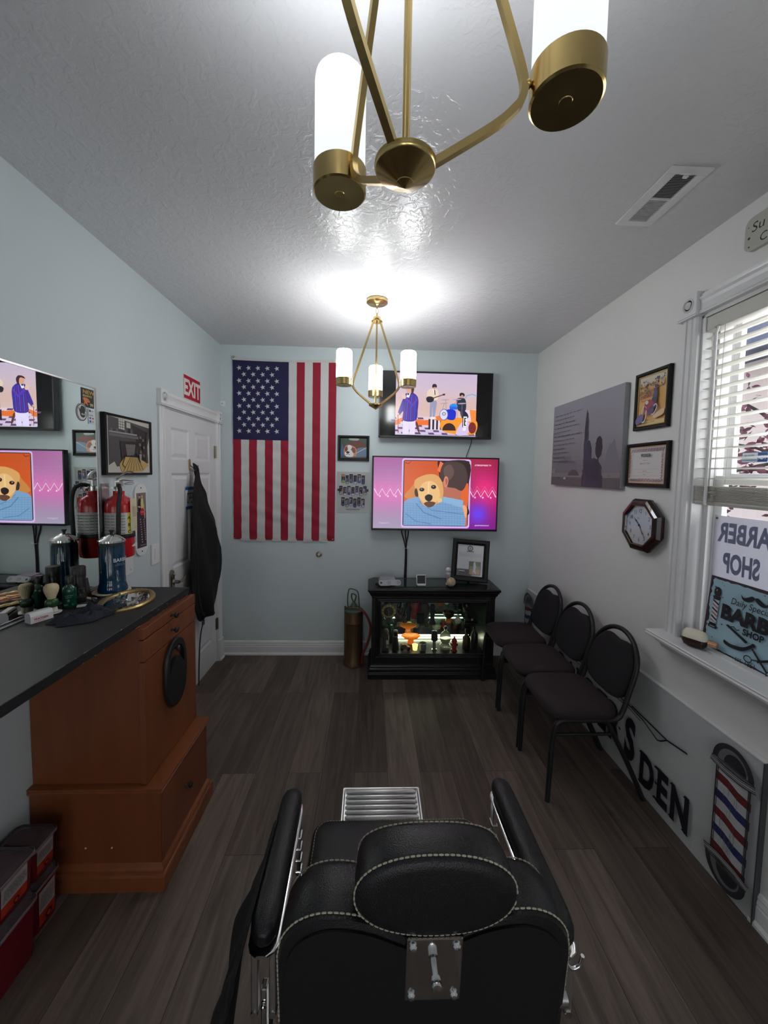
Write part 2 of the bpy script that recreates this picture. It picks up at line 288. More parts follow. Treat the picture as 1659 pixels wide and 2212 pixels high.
class Art(MB):                # flat printed or displayed picture, laid out in local x, y and stacked in thin layers along z
    def __init__(s, m, z=0, dz=.00012, mp=None): super().__init__(); s.mt = m; s.z = z; s.dz = dz; s.mp = mp or (lambda x, y: (x, y))
    def up(s): s.z += s.dz; return s.z
    def poly(s, pts, col, raw=False):
        z = s.up(); P = [(p if raw else s.mp(*p)) for p in pts]; a = sum(P[i][0]*P[(i+1) % len(P)][1]-P[(i+1) % len(P)][0]*P[i][1] for i in range(len(P)))
        if a < 0: P.reverse()
        s.add([(x, y, z) for x, y in P], [tuple(range(len(P)))], s.mt, col=lin(col)); return s
    def rect(s, x0, y0, x1, y1, col): return s.poly([(x0, y0), (x1, y0), (x1, y1), (x0, y1)], col)
    def blob(s, pts, col, n=5): return s.poly(smooth_pts(pts, n), col)
    def ell(s, cx, cy, rx, ry, col, n=24, a0=0, a1=2*PI, rot=0):
        return s.poly([(cx+rx*math.cos(t)*math.cos(rot)-ry*math.sin(t)*math.sin(rot), cy+rx*math.cos(t)*math.sin(rot)+ry*math.sin(t)*math.cos(rot)) for t in [a0+(a1-a0)*i/n for i in range(n+(0 if a1-a0 > 6.28 else 1))]], col)
    def line(s, pts, w, col, closed=False):
        P = [Vector(s.mp(*p)) for p in pts]; n = len(P); k = abs(s.mp(1, 0)[0]-s.mp(0, 0)[0]); w = w*k/2; z = s.up(); L = []; R = []
        for i in range(n):
            a = P[(i-1) % n] if closed or i else P[i]; b = P[(i+1) % n] if closed or i < n-1 else P[i]; d = (b-a); d = d.normalized() if d.length else Vector((1, 0)); nn = Vector((-d.y, d.x))*w; L.append(P[i]+nn); R.append(P[i]-nn)
        vs = [(p.x, p.y, z) for p in L]+[(p.x, p.y, z) for p in R]; fs = [(i, n+i, n+(i+1) % n, (i+1) % n) for i in range(n if closed else n-1)]
        s.add(vs, fs, s.mt, col=lin(col)); return s
    def text(s, t, x, y, h, col, sx=1, off=0, shear=0, align='L', rot=0, mirror=False, space=1, raw=True):   # h: cap height in metres
        vs, fs = glyph(t, off, shear, space=space); k = h/.69
        if not vs: return s
        w = max(v[0] for v in vs); x0, y0 = (x, y) if raw else s.mp(x, y); dx = {'L': 0, 'C': -w/2, 'R': -w}[align]; z = s.up(); out = []
        for a, b in vs:
            u = (a+dx)*k*sx*(-1 if mirror else 1); v = b*k; out.append((x0+u*math.cos(rot)-v*math.sin(rot), y0+u*math.sin(rot)+v*math.cos(rot), z))
        s.add(out, [tuple(reversed(f)) for f in fs] if mirror else fs, s.mt, col=lin(col)); return s
    def scrib(s, x0, y0, x1, y1, rows, col, h=.45, fill=.9, seed=0):   # lines of writing too small to read
        rd = random.Random(seed); dy = (y1-y0)/rows
        for i in range(rows):
            y = y0+i*dy; x = x0; e = x0+(x1-x0)*(fill if i == rows-1 else rd.uniform(.85, 1))
            while abs(x-x0) < abs(e-x0):
                w = (x1-x0)*rd.uniform(.05, .16); xe = x+w
                if abs(xe-x0) > abs(e-x0): xe = e
                s.rect(x, y, xe, y+dy*h, col); x = xe+(x1-x0)*.025
        return s
    def grad(s, x0, y0, x1, y1, nx, ny, fn):
        z = s.up()
        for j in range(ny):
            for i in range(nx):
                a, b, c, d = x0+(x1-x0)*i/nx, x0+(x1-x0)*(i+1)/nx, y0+(y1-y0)*j/ny, y0+(y1-y0)*(j+1)/ny
                P = [s.mp(a, c), s.mp(b, c), s.mp(b, d), s.mp(a, d)]
                if (P[1][0]-P[0][0])*(P[2][1]-P[1][1]) < 0: P.reverse()
                s.add([(x, y, z) for x, y in P], [(0, 1, 2, 3)], s.mt, col=lin(fn((i+.5)/nx, (j+.5)/ny)))
        return s
def mixc(a, b, t): t = max(0, min(1, t)); return tuple(a[i]+(b[i]-a[i])*t for i in range(3))
def fit(px0, py0, px1, py1, x0, y0, x1, y1):       # picture coordinates -> local metres
    return lambda x, y: (x0+(x-px0)/(px1-px0)*(x1-x0), y0+(y-py0)/(py1-py0)*(y1-y0))
def picture_frame(root, x0, x1, y0, y1, d, w, m='frame', name='frame', bevel=True, inner=None):   # mitred moulding around an opening
    b = MB(); prof = [(0, 0), (0, d*.8), (w*.15, d), (w*.6, d*.95), (w*.85, d*.7), (w, d*.6), (w, 0)] if bevel else [(0, 0), (0, d), (w, d), (w, 0)]
    rings = []
    for cx, cy, sx, sy in ((x0, y0, 1, 1), (x1, y0, -1, 1), (x1, y1, -1, -1), (x0, y1, 1, -1)): rings.append([(cx+sx*a, cy+sy*a, z) for a, z in prof])
    n = len(prof)
    for i in range(4):
        A, B = rings[i], rings[(i+1) % 4]; b.add(A+B, [(j, n+j, n+j+1, j+1) for j in range(n-1)], m)
    return b.build(name, root)

# ------------------------------------------------------------ the room
def struct(name, b, **k): return b.build(name, kind='structure', **k)
b = MB(); b.box(XL-.15, XR+.15, YF-.15, YB+.15, -.08, 0, 'floor'); struct('floor', b)
b = MB(); b.box(XL-.15, XR+.15, YF-.15, YB+.15, H, H+.08, 'ceiling'); struct('ceiling', b)
b = MB(); b.box(XL-.15, XR+.15, YB, YB+.12, 0, H, 'wall_blue'); struct('wall_back', b)
DY0, DY1, DH = 2.472, 3.282, 2.04                                    # door opening in the left wall
b = MB(); b.box(XL-.12, XL, YF, DY0, 0, H, 'wall_blue'); b.box(XL-.12, XL, DY1, YB, 0, H, 'wall_blue'); b.box(XL-.12, XL, DY0, DY1, DH, H, 'wall_blue'); struct('wall_left', b)
WY0, WY1, WZ0, WZ1 = .66, 1.705, .905, 2.37                          # window opening in the right wall
b = MB(); b.box(XR, XR+.14, YF, WY0, 0, H, 'wall_white'); b.box(XR, XR+.14, WY1, YB, 0, H, 'wall_white'); b.box(XR, XR+.14, WY0, WY1, 0, WZ0, 'wall_white'); b.box(XR, XR+.14, WY0, WY1, WZ1, H, 'wall_white'); struct('wall_right', b)
# shop-front wall behind the camera, with a glazed door and a window
b = MB(); FX = [(-1.0, -.1), (.1, 1.25)]
b.box(XL, FX[0][0], YF-.12, YF, 0, H, 'wall_white'); b.box(FX[0][1], FX[1][0], YF-.12, YF, 0, H, 'wall_white'); b.box(FX[1][1], XR, YF-.12, YF, 0, H, 'wall_white')
b.box(FX[0][0], FX[0][1], YF-.12, YF, 2.1, H, 'wall_white'); b.box(FX[1][0], FX[1][1], YF-.12, YF, 2.1, H, 'wall_white'); b.box(FX[1][0], FX[1][1], YF-.12, YF, 0, .8, 'wall_white'); struct('wall_front', b)
d2 = thing('door_2', None, None, (FX[0][0], YF-.06, 0), kind='structure')
b = MB(); w = FX[0][1]-FX[0][0]
for a in ((0, .12, 0, 2.1), (w-.12, w, 0, 2.1), (.12, w-.12, 0, .25), (.12, w-.12, 1.98, 2.1), (.12, w-.12, 1.05, 1.11)): b.box(a[0], a[1], -.02, .02, a[2], a[3], 'white_trim')
b.build('door_frame', d2); b = MB(); b.box(.12, w-.12, -.004, .004, .25, 1.98, PANE); b.build('pane', d2)
w2 = thing('window_2', None, None, (FX[1][0], YF-.06, .8), kind='structure'); b = MB(); w = FX[1][1]-FX[1][0]
for a in ((0, .06, 0, 1.3), (w-.06, w, 0, 1.3), (.06, w-.06, 0, .06), (.06, w-.06, 1.24, 1.3), (.06, w-.06, .62, .67)): b.box(a[0], a[1], -.03, .03, a[2], a[3], 'white_trim')
b.build('window_frame', w2); b = MB(); b.box(.06, w-.06, -.004, .004, .06, 1.24, PANE); b.build('pane', w2)
# baseboards: stepped profile with a shoe moulding
BB = [(0, 0), (.022, 0), (.022, .012), (.014, .024), (.014, .075), (.011, .082), (.013, .088), (.009, .106), (.011, .112), (.006, .125), (0, .128)]
def baseboard(name, p, q, n):
    b = MB(); p, q, n = Vector(p), Vector(q), Vector(n)
    A = [p+n*d+Vector((0, 0, z)) for d, z in BB]; B = [q+n*d+Vector((0, 0, z)) for d, z in BB]; k = len(BB)
    b.add(A+B, [(i, (i+1) % k, k+(i+1) % k, k+i) for i in range(k)], 'white_trim'); b.add(A, [tuple(range(k))], 'white_trim'); b.add(B, [tuple(reversed(range(k)))], 'white_trim'); struct(name, b)
baseboard('baseboard_back', (XL, YB, 0), (XR, YB, 0), (0, -1, 0))
baseboard('baseboard_left', (XL, YF, 0), (XL, 2.39, 0), (1, 0, 0))
baseboard('baseboard_right', (XR, YF, 0), (XR, 1.29, 0), (-1, 0, 0))
# casings: fluted boards, rosette corner blocks and a moulded head
def casing(name, axes, loc, u0, u1, v0, v1, w=.068, head=.098, plinth=True, proj=.018):
    t = thing(name, None, None, loc, axes, kind='structure')
    fl = [(0, 0), (0, proj*.7), (.08, proj), (.25, proj), (.3, proj*.72), (.38, proj), (.62, proj), (.7, proj*.72), (.75, proj), (.92, proj), (1, proj*.7), (1, 0)]
    for s, a in ((0, u0-w), (1, u1)):
        b = MB(); k = len(fl); pts = [(a+(f*w), d) for f, d in fl]
        A = [(u, v0+(.19 if plinth else 0), d) for u, d in pts]; B = [(u, v1, d) for u, d in pts]; b.add(A+B, [(i, i+1, k+i+1, k+i) for i in range(k-1)], 'white_trim'); b.build('side_casing', t)
        if plinth: b = MB(); b.box(a-.004, a+w+.006, v0, v0+.19, 0, proj+.008, 'white_trim', .003); b.box(a-.004, a+w+.006, v0, v0+.02, 0, proj+.018, 'white_trim', .006); b.build('plinth_block', t)
        b = MB(); b.box(a-.004, a+w+.004, v1+.012, v1+head+.004, 0, proj+.012, 'white_trim', .003); c = (a+w/2, v1+head/2+.008, proj+.012)
        b.lathe([(.03, 0), (.03, .003), (.026, .005), (.022, 0), (.017, 0), (.015, .005), (.010, .006), (.008, .002), (.004, .006), (.001, .007)], 'white_trim', 28, c, (0, 0, 1))
        for dz, pr in ((0, .030), (.005, .026), (.009, .030)): b.box(a-.01, a+w+.01, v1+dz, v1+dz+.0045, 0, proj+pr-.012, 'white_trim', .001)
        b.build('corner_block', t)
    hp = [(0, 0), (proj+.004, 0), (proj+.004, .006), (proj-.002, .008), (proj+.003, .014), (proj-.003, .017), (proj-.005, .028), (proj-.007, .045), (proj-.004, .058), (proj+.002, .068), (proj+.004, .074), (proj-.006, .078), (proj-.004, .088), (0, .09)]
    b = MB(); k = len(hp); y = v1+.004
    b.add([(u0-.001, y+z, d) for d, z in hp]+[(u1+.001, y+z, d) for d, z in hp], [(i, i+1, k+i+1, k+i) for i in range(k-1)], 'white_trim'); b.build('head_casing', t)
    return t
casing('trim_1', 'left', (XL, 0, 0), DY0, DY1, 0, DH)
casing('trim_2', 'right', (XR, 0, 0), -WY1, -WY0, WZ0, WZ1, w=.082, head=.105, plinth=False, proj=.022)

# six-panel door with its jamb, hinges and lever
dr = thing('door_1', None, None, (XL, DY0, 0), 'left', kind='structure'); DW = DY1-DY0
b = MB(); b.box(0, .004, 0, DH, -.12, 0, 'white_trim'); b.box(DW-.004, DW, 0, DH, -.12, 0, 'white_trim'); b.box(0, DW, DH-.004, DH, -.12, 0, 'white_trim'); b.build('door_jamb', dr)
b = MB(); PN = []
for cx0, cx1 in ((.098, .345), (.44, .70)):
    for cz0, cz1 in ((.225, .78), (.99, 1.625), (1.715, 1.925)): PN.append((cx0, cx1, cz0, cz1))
xs = [.006, .098, .345, .44, .70, DW-.006]; zs = [.012, .225, .78, .99, 1.625, 1.715, 1.925, DH-.006]
for i in range(len(xs)-1):
    for j in range(len(zs)-1):
        if i in (1, 3) and j in (1, 3, 5): continue
        b.box(xs[i], xs[i+1], zs[j], zs[j+1], -.040, -.004, 'door')
for x0, x1, z0, z1 in PN:
    R = [[(x0+o, z0+o, d), (x1-o, z0+o, d), (x1-o, z1-o, d), (x0+o, z1-o, d)] for o, d in ((0, -.004), (.014, -.013), (.020, -.013), (.042, -.006))]
    b.loft(R, 'door', False, False); b.add(R[-1], [(0, 1, 2, 3)], 'door')
b.build('door_leaf', dr)
for z in (.335, 1.80): b = MB(); b.box(DW-.03, DW+.002, z-.05, z+.05, -.006, .0, 'nickel', .001); b.cyl((DW-.003, z-.05, .004), (DW-.003, z+.05, .004), .006, 'nickel', 12); b.build('hinge', dr)
b = MB(); ov = [(.035*math.cos(t)*.75, (.06 if math.sin(t) > 0 else -.09)+.03*math.sin(t)) for t in [2*PI*i/24 for i in range(24)]]
b.T = Matrix.Translation((.068, .90, -.004)); b.prism(ov, 0, .010, 'nickel'); b.prism([(x*.7, y*.88) for x, y in ov], .01, .016, 'nickel')
b.cyl((0, .01, .01), (0, .01, .05), .012, 'nickel'); b.lathe([(.017, 0), (.019, .006), (.012, .012)], 'nickel', c=(0, .01, .014))
b.tube(smooth_pts([(0, .01, .052), (.05, .012, .055), (.075, .02, .052), (.095, .012, .045), (.118, .02, .04)], 5, False), [.010]*8+[.0085]*13, 'nickel', 10)
b.ball((0, .058, .02), .010, 'nickel'); b.build('door_handle', dr)
b = MB(); b.box(.006, .012, .80, .95, -.010, -.002, 'black'); b.build('latch_plate', dr)

# window in the right wall: jamb, sashes, glass, stool and apron
wd = thing('window_1', None, None, (XR, WY1, WZ0), 'right', kind='structure'); WW, WHt = WY1-WY0, WZ1-WZ0
b = MB(); b.box(0, .012, 0, WHt, -.14, 0, 'white_trim'); b.box(WW-.012, WW, 0, WHt, -.14, 0, 'white_trim'); b.box(0, WW, WHt-.012, WHt, -.14, 0, 'white_trim'); b.box(0, WW, 0, .012, -.14, 0, 'white_trim')
for a in (.012, WW-.037): b.box(a, a+.025, .012, WHt, -.085, -.055, 'white_trim', .002)
b.build('window_frame', wd)
def sash(z0, z1, d0, d1, name):
    b = MB(); a, c = .037, WW-.037
    for q in ((a, a+.042, z0, z1), (c-.042, c, z0, z1), (a+.042, c-.042, z0, z0+.05), (a+.042, c-.042, z1-.04, z1)): b.box(q[0], q[1], q[2], q[3], d0, d1, 'white_trim', .003)
    s = b.build(name, wd); p = MB(); p.box(a+.042, c-.042, z0+.05, z1-.04, (d0+d1)/2-.002, (d0+d1)/2+.002, PANE); p.build('pane', s)
sash(.012, .76, -.105, -.080, 'sash'); sash(.72, WHt-.012, -.135, -.110, 'sash')
b = MB(); ex = .10
pr = [(-.12, 0), (.085, 0), (.094, .004), (.096, .012), (.092, .018), (.095, .024), (.09, .028), (-.12, .028)]
sh = lambda u, v, w: (w, v, u)
b.prism(pr, -ex, WW+ex, 'white_trim', map3=lambda u, v, w: (w, v-.024, u)); b.build('window_sill', wd)
b = MB(); b.prism([(0, -.03), (.07, -.03), (.066, -.045), (.05, -.052), (.04, -.062), (.034, -.078), (.012, -.088), (0, -.09)], -ex+.03, WW+ex-.03, 'white_trim', map3=lambda u, v, w: (w, v+.006, u)); b.build('apron_moulding', wd)

# ------------------------------------------------------------ outside the window
b = MB(); b.box(-12, 14, -16, 18, -.5, -.42, 'tarmac'); struct('ground', b)
nb = thing('neighbour_house', 'pale pink stucco house with blue grey roof seen through the window blind', 'house', (6.4, 2, -.42))
b = MB(); b.box(0, 4, -8, 9, 0, 4.25, 'stucco'); b.build('wall', nb)
b = MB(); b.prism([(-.6, 4.15), (2, 6.7), (4.6, 4.15), (4.6, 4.05), (-.6, 4.05)], -8.4, 9.4, 'roofm', map3=lambda u, v, w: (u, w, v)); b.build('roof', nb)
tr = thing('plum_tree', 'purple leaved tree seen through the window blind', 'tree', (3.9, 3.2, -.42))
b = MB(); rd = random.Random(3)
b.tube(smooth_pts([(0, 0, 0), (.05, -.05, .8), (-.05, .05, 1.6), (.1, 0, 2.4)], 5, False), [.07-.0018*i for i in range(16)], 'bark', 10)
tips = []
for i in range(26):
    a = rd.uniform(0, 2*PI); h = rd.uniform(1.5, 2.6); L = rd.uniform(.6, 1.35); e = Vector((math.cos(a)*L, math.sin(a)*L*1.3, h+rd.uniform(.1, .7)-(.8 if i % 3 == 0 else 0))); s0 = Vector((0, 0, min(h, 2.3)))
    mid = (s0+e)/2+Vector((0, 0, .12)); b.tube(smooth_pts([s0, mid, e], 5, False), [.022-.0016*k for k in range(11)], 'bark', 6); tips.append((mid, e))
b.build('trunk', tr)
b = MB()
for mid, e in tips:
    for k in range(95):
        p = mid.lerp(e, rd.uniform(-.1, 1.15))+Vector((rd.gauss(0, .15), rd.gauss(0, .16), rd.gauss(0, .13))); s = rd.uniform(.03, .052)
        q = Euler((rd.uniform(0, 6), rd.uniform(0, 6), rd.uniform(0, 6))).to_matrix(); b.add([p+q @ Vector(v)*s for v in ((0, -1, 0), (.45, -.2, .12), (.4, .4, .1), (0, 1, 0), (-.4, .4, .1), (-.45, -.2, .12))], [(0, 1, 2, 3), (0, 3, 4, 5)], 'leafp')
b.build('foliage', tr, kind='stuff')

# ------------------------------------------------------------ ceiling: chandeliers and vent
def chandelier(loc, rot, label, glass='opal', bulb=1):
    t = thing('chandelier', label, 'chandelier', loc, rotz=rot, group='brass three light chandeliers')      # local z = 0 at the ceiling
    Z = lambda z: z-H
    b = MB(); b.lathe([(.002, 0), (.062, 0), (.066, -.003), (.066, -.018), (.060, -.022), (.02, -.024), (.012, -.03), (.006, -.036)], 'brass', 40); b.build('ceiling_canopy', t)
    b = MB()
    def link(z0, z1, yaw): c, h = (z0+z1)/2, (z1-z0)/2; b.tube([Matrix.Rotation(yaw, 3, 'Z') @ Vector((.0085*math.cos(a), 0, c+h*math.sin(a))) for a in [2*PI*i/20 for i in range(20)]], .0017, 'brass', 8, True)
    link(-.052, -.030, .3); link(-.084, -.048, 1.9); link(-.103, -.080, .3); b.build('chain', t)
    b = MB(); b.lathe([(.004, Z(2.620)), (.006, Z(2.632)), (.003, Z(2.64))], 'brass'); b.lathe([(.024, Z(2.588)), (.034, Z(2.588)), (.035, Z(2.592)), (.026, Z(2.60)), (.022, Z(2.617)), (.004, Z(2.622))], 'brass', 32); b.build('top_collar', t)
    b = MB(); b.cyl((0, 0, Z(2.08)), (0, 0, Z(2.60)), .0055, 'brass', 14); b.build('centre_rod', t)
    b = MB(); b.lathe([(.001, Z(2.084)), (.041, Z(2.084)), (.043, Z(2.082)), (.043, Z(2.076)), (.0415, Z(2.073)), (.0405, Z(2.0725)), (.012, Z(2.0565)), (.0118, Z(2.0555)), (.0005, Z(2.049))], 'brass', 40); b.build('finial', t)
    R = .222
    for i in range(3):
        a = 2*PI*i/3; q = Matrix.Rotation(a, 3, 'Z'); P = lambda r, z: q @ Vector((r, 0, Z(z)))
        arm = MB(); pts = [P(.020, 2.60), P(.09, 2.405), P(.145, 2.25), P(.158, 2.212), P(.163, 2.19), P(.160, 2.172), P(.150, 2.158), P(.12, 2.133), P(.035, 2.081)]
        arm.tube(smooth_pts(pts, 6, False), .0072, 'brass', 4, up=tuple(q @ Vector((0, 1, 0))), smooth=False); arm.ball(tuple(P(.168, 2.192)), .006, 'brass', 12); arm.build('arm', t)
        cp = MB(); c = P(R, 2.170); cp.lathe([(.001, 0), (.0085, 0), (.0092, .001), (.046, 0), (.049, .0025), (.0495, .042), (.047, .0445), (.02, .044)], 'brass', 44, c); o = cp.build('lamp_cup', t)
        g = MB(); g.lathe([(.0455, .040), (.047, .05), (.047, .192), (.0455, .202), (.041, .2075), (.034, .209), (.034, .204), (.040, .2)], glass, 40, c, caps=False); g.build('lamp_shade', t)
        pl = bpy.data.lights.new('lamp_bulb', 'POINT'); pl.energy = BULB*bulb; pl.shadow_soft_size = .022; pl.color = (.94, .97, 1); lo_ = bpy.data.objects.new('lamp_bulb', pl); C.objects.link(lo_); lo_.location = (c.x, c.y, c.z+.178); lo_.parent = t
    return t
chandelier((.026, 2.461, H), PI/2, 'brass chandelier hanging far off in front of the flag and upper television')
chandelier((.042, .565, H), math.radians(-1), 'large near brass chandelier cut off by the top of the picture', 'opal_dim', 2.9)
v = thing('ceiling_vent', 'white slotted air vent on the grey ceiling', 'vent', (1.094, 1.508, H))
b = MB(); x0, x1, y0, y1 = -.075, .075, -.155, .155
for q in ((x0, x1, y0, y0+.03), (x0, x1, y1-.03, y1), (x0, x0+.036, y0+.03, y1-.03), (x1-.036, x1, y0+.03, y1-.03), (x0+.036, x1-.036, -.004, .004)): b.box(q[0], q[1], q[2], q[3], -.007, -.0005, 'white_trim', .001)
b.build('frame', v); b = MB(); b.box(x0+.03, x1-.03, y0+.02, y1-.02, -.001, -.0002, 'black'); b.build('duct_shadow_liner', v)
b = MB()
for i in range(34):
    y = -.122+i*.0074
    if abs(y) < .006: continue
    s = 1 if y < 0 else -1; b.add([(x0+.036, y, -.0065), (x1-.036, y, -.0065), (x1-.036, y+.0026*s, -.0055), (x0+.036, y+.0026*s, -.0055)], [(0, 1, 2, 3)], 'white_trim')
b.build('louvre', v); b = MB(); b.box(-.008, .008, y0+.026, y0+.04, -.014, -.006, 'white_trim', .002); b.cyl((.01, y0+.02, -.012), (-.03, y0+.02, -.012), .0025, 'white_trim', 8); b.build('damper_lever', v)

# ------------------------------------------------------------ left wall
def signboard(root, name, w, h, th, m, r=0, n=6):
    b = MB(); P = []
    if r:
        for cx, cy, a0 in ((w/2-r, h/2-r, 0), (-w/2+r, h/2-r, PI/2), (-w/2+r, -h/2+r, PI), (w/2-r, -h/2+r, 1.5*PI)): P += [(cx+r*math.cos(a0+i*PI/2/n), cy+r*math.sin(a0+i*PI/2/n)) for i in range(n+1)]
    else: P = [(-w/2, -h/2), (w/2, -h/2), (w/2, h/2), (-w/2, h/2)]
    b.prism(P, 0, th, m); return b.build(name, root)
t = thing('exit_sign', 'red EXIT sign with white letters on the left wall above the door', 'sign', (XL+.001, 2.866, 2.2275), 'left')
signboard(t, 'sign_plate', .259, .166, .003, 'cream'); a = Art(PRINT, .003); a.rect(-.126, -.08, .126, .08, (172, 18, 45))
a.text('EXIT', 0, -.052, .104, (225, 218, 212), sx=.82, off=.035, align='C'); a.build('lettering', t)

t = thing('picture_frame', 'black framed grey drawing of an old workshop room on the left wall', 'picture', (XL+.001, 2.098, 1.768), 'left')
picture_frame(t, -.193, .193, -.152, .152, .028, .014); b = MB(); b.box(-.185, .185, -.144, .144, 0, .018, 'cream'); b.build('backing', t)
a = Art(GLOSSP, .0185, mp=fit(790, 945, 1085, 520, -.18, -.14, .18, .14)); D1, D2, D3 = (62, 62, 64), (38, 37, 38), (105, 104, 100)
a.rect(790, 945, 1085, 520, (196, 194, 182)); a.poly([(800, 520), (1085, 560), (1085, 640), (1070, 720), (1075, 860), (1040, 880), (1000, 850), (900, 880), (850, 900), (835, 860), (800, 890)], (72, 72, 74))
a.poly([(865, 530), (905, 535), (905, 610), (865, 605)], (205, 205, 195)); a.poly([(918, 545), (945, 548), (945, 590), (918, 588)], (190, 188, 178))
for i in range(3): a.line([(865+i*13, 530), (865+i*13, 606)], 2, D2); a.line([(865, 550+i*20), (905, 552+i*20)], 2, D2)
a.poly([(950, 555), (1075, 600), (1065, 640), (1060, 850), (1000, 820), (985, 700)], D2); a.rect(805, 630, 990, 642, (150, 150, 148)); a.rect(805, 648, 1000, 668, D3)
for i, (x, hh) in enumerate(((815, 20), (830, 12), (850, 24), (880, 14), (905, 22), (930, 40), (945, 30), (970, 16))): a.rect(x, 630, x+9, 630-hh, D2 if i % 2 else D3)
a.poly([(870, 700), (985, 690), (990, 830), (930, 890), (880, 850)], D2); a.poly([(905, 720), (975, 715), (965, 800), (915, 810)], D3)
a.poly([(862, 880), (900, 820), (985, 820), (1040, 850), (1075, 880), (1020, 935), (880, 940)], (190, 160, 95))
for i in range(7): a.line([(885+i*24, 940-i*3), (935+i*9, 825)], 3, (70, 60, 45))
for x, y in ((1005, 640), (1025, 660), (1000, 700), (1030, 720), (1005, 760), (1028, 790)): a.rect(x, y, x+14, y+22, D3)
a.poly([(1000, 790), (1020, 790), (1015, 835), (1003, 835)], (150, 148, 140)); a.line([(905, 800), (880, 880), (900, 905)], 5, D2); a.line([(980, 790), (1010, 860)], 4, D2)
a.build('drawing', t)

t = thing('motion_sensor', 'small white alarm sensor high in the left corner', 'sensor', (XL+.02, YB, 2.22), 'back'); b = MB(); b.box(-.018, .018, -.022, .022, 0, .02, 'white', .004, 3); b.build('housing', t)
b = MB(); b.cyl((0, 0, .0195), (0, 0, .022), .004, 'dgrey'); b.build('lens', t)
t = thing('light_switch', 'white light switch plate on the left wall beside the door', 'switch', (XL, 2.346, 1.139), 'left'); b = MB(); b.box(-.045, .04, -.062, .062, 0, .010, 'white', .003); b.build('wall_plate', t)
b = MB(); b.box(-.018, .015, -.033, .033, .010, .014, 'white', .002); b.build('rocker', t)
t = thing('wall_plate', 'blank white plate on the left wall below the thermometer', 'wall plate', (XL, 2.06, 1.135), 'left'); b = MB(); b.box(-.07, .065, -.055, .058, 0, .008, 'white', .002); b.cyl((.04, -.03, .008), (.04, -.03, .0095), .004, 'steel'); b.build('plate', t)

t = thing('thermometer', 'tall white rounded advertising thermometer with a dark strip picture on the left wall', 'thermometer', (XL, 2.205, 1.363), 'left')
signboard(t, 'enamel_plate', .112, .405, .010, 'white_trim', .05)
for y in (.18, -.18): b = MB(); b.cyl((0, y, .01), (0, y, .012), .004, 'dgrey', 10); b.build('screw', t)
a = Art(PRINT, .0102, mp=fit(1080, 1590, 1310, 240, -.045, -.158, .045, .152)); a.rect(1080, 1590, 1310, 240, (52, 44, 56)); a.rect(1080, 700, 1310, 240, (124, 118, 112))
a.blob([(1120, 700), (1110, 480), (1140, 380), (1180, 400), (1190, 520), (1170, 700)], (40, 30, 48)); a.blob([(1180, 480), (1200, 380), (1235, 380), (1245, 480), (1260, 560), (1255, 650), (1195, 640)], (214, 200, 130))
a.blob([(1195, 640), (1255, 600), (1285, 750), (1280, 880), (1265, 880), (1250, 760), (1215, 700)], (206, 156, 128)); a.ell(1152, 330, 22, 32, (205, 158, 132)); a.ell(1215, 325, 22, 34, (212, 165, 138)); a.ell(1150, 300, 20, 14, (50, 35, 30)); a.ell(1214, 297, 20, 12, (160, 110, 60))
a.blob([(1115, 560), (1150, 560), (1180, 590), (1150, 600), (1115, 580)], (205, 158, 132)); a.ell(1208, 710, 52, 88, (196, 26, 48)); q = a.mp(1208, 722)
a.text('Coca-Cola', q[0], q[1], .0065, (235, 215, 215), sx=.7, shear=.3, align='C')
a.line([(1195, 880), (1205, 1440)], 5, (150, 60, 60))
for i in range(10): a.rect(1150+i*3, 880+i*62, 1172+i*3, 903+i*62, (205, 190, 160)); a.rect(1232+i*3, 900+i*55, 1252+i*3, 922+i*55, (205, 190, 160))
a.scrib(1140, 1520, 1295, 1545, 1, (150, 140, 130), .8, 1); a.build('printed_scale', t)

# fire extinguisher on its bracket
EX = (-1.228, 1.922)
t = thing('fire_extinguisher', 'red fire extinguisher with a black hose hanging on the left wall beside the mirror', 'fire extinguisher', (EX[0], EX[1], 1.215))
b = MB(); b.lathe([(.05, 0), (.058, .004), (.0605, .015), (.0605, .25), (.057, .272), (.045, .29), (.028, .300), (.024, .305), (.024, .325)], 'red', 40); b.build('cylinder', t)
def wrap(a, m4, r):          # bend a flat picture around the vertical axis
    a.v = [Vector(((r+v.z)*math.sin(v.x/r), -(r+v.z)*math.cos(v.x/r), v.y)) for v in a.v]; a.v = [m4 @ v for v in a.v]
a = Art(PRINT, .0006, mp=lambda x, y: (x, y))
a.grad(-.10, .115, .10, .222, 24, 1, lambda u, v: (205, 205, 200))
for i in range(4): a.grad(.038, .117+i*.026, .052, .142+i*.026, 2, 1, lambda u, v: (226, 208, 20))
for i in range(3): a.text('CBA'[i], .045, .122+i*.034, .014, (30, 30, 30), off=.03, align='C')
for k in range(6):
    for r in range(7): a.rect(-.09+k*.02, .122+r*.014, -.074+k*.02, .126+r*.014, (140, 140, 138))
a.grad(.058, .203, .085, .214, 4, 1, lambda u, v: (30, 30, 30)); a.rect(.062, .12, .075, .13, (40, 40, 40)); a.rect(.062, .15, .07, .16, (60, 60, 60)); a.poly([(.05, .055), (.085, .072), (.085, .05)], (215, 215, 212))
wrap(a, Matrix.Rotation(math.radians(28), 4, 'Z'), .0605); a.build('paper_label', t)
b = MB(); b.cyl((0, 0, .32), (0, 0, .352), .014, 'steel', 18); b.box(-.012, .012, -.016, .016, .345, .378, 'steel', .003); b.cyl((.0, -.012, .362), (.03, -.02, .362), .008, 'steel', 12)
b.lathe([(.014, 0), (.014, .012)], 'chrome', 18, (.016, -.012, .338), (.6, -.8, 0)); b.build('valve', t)
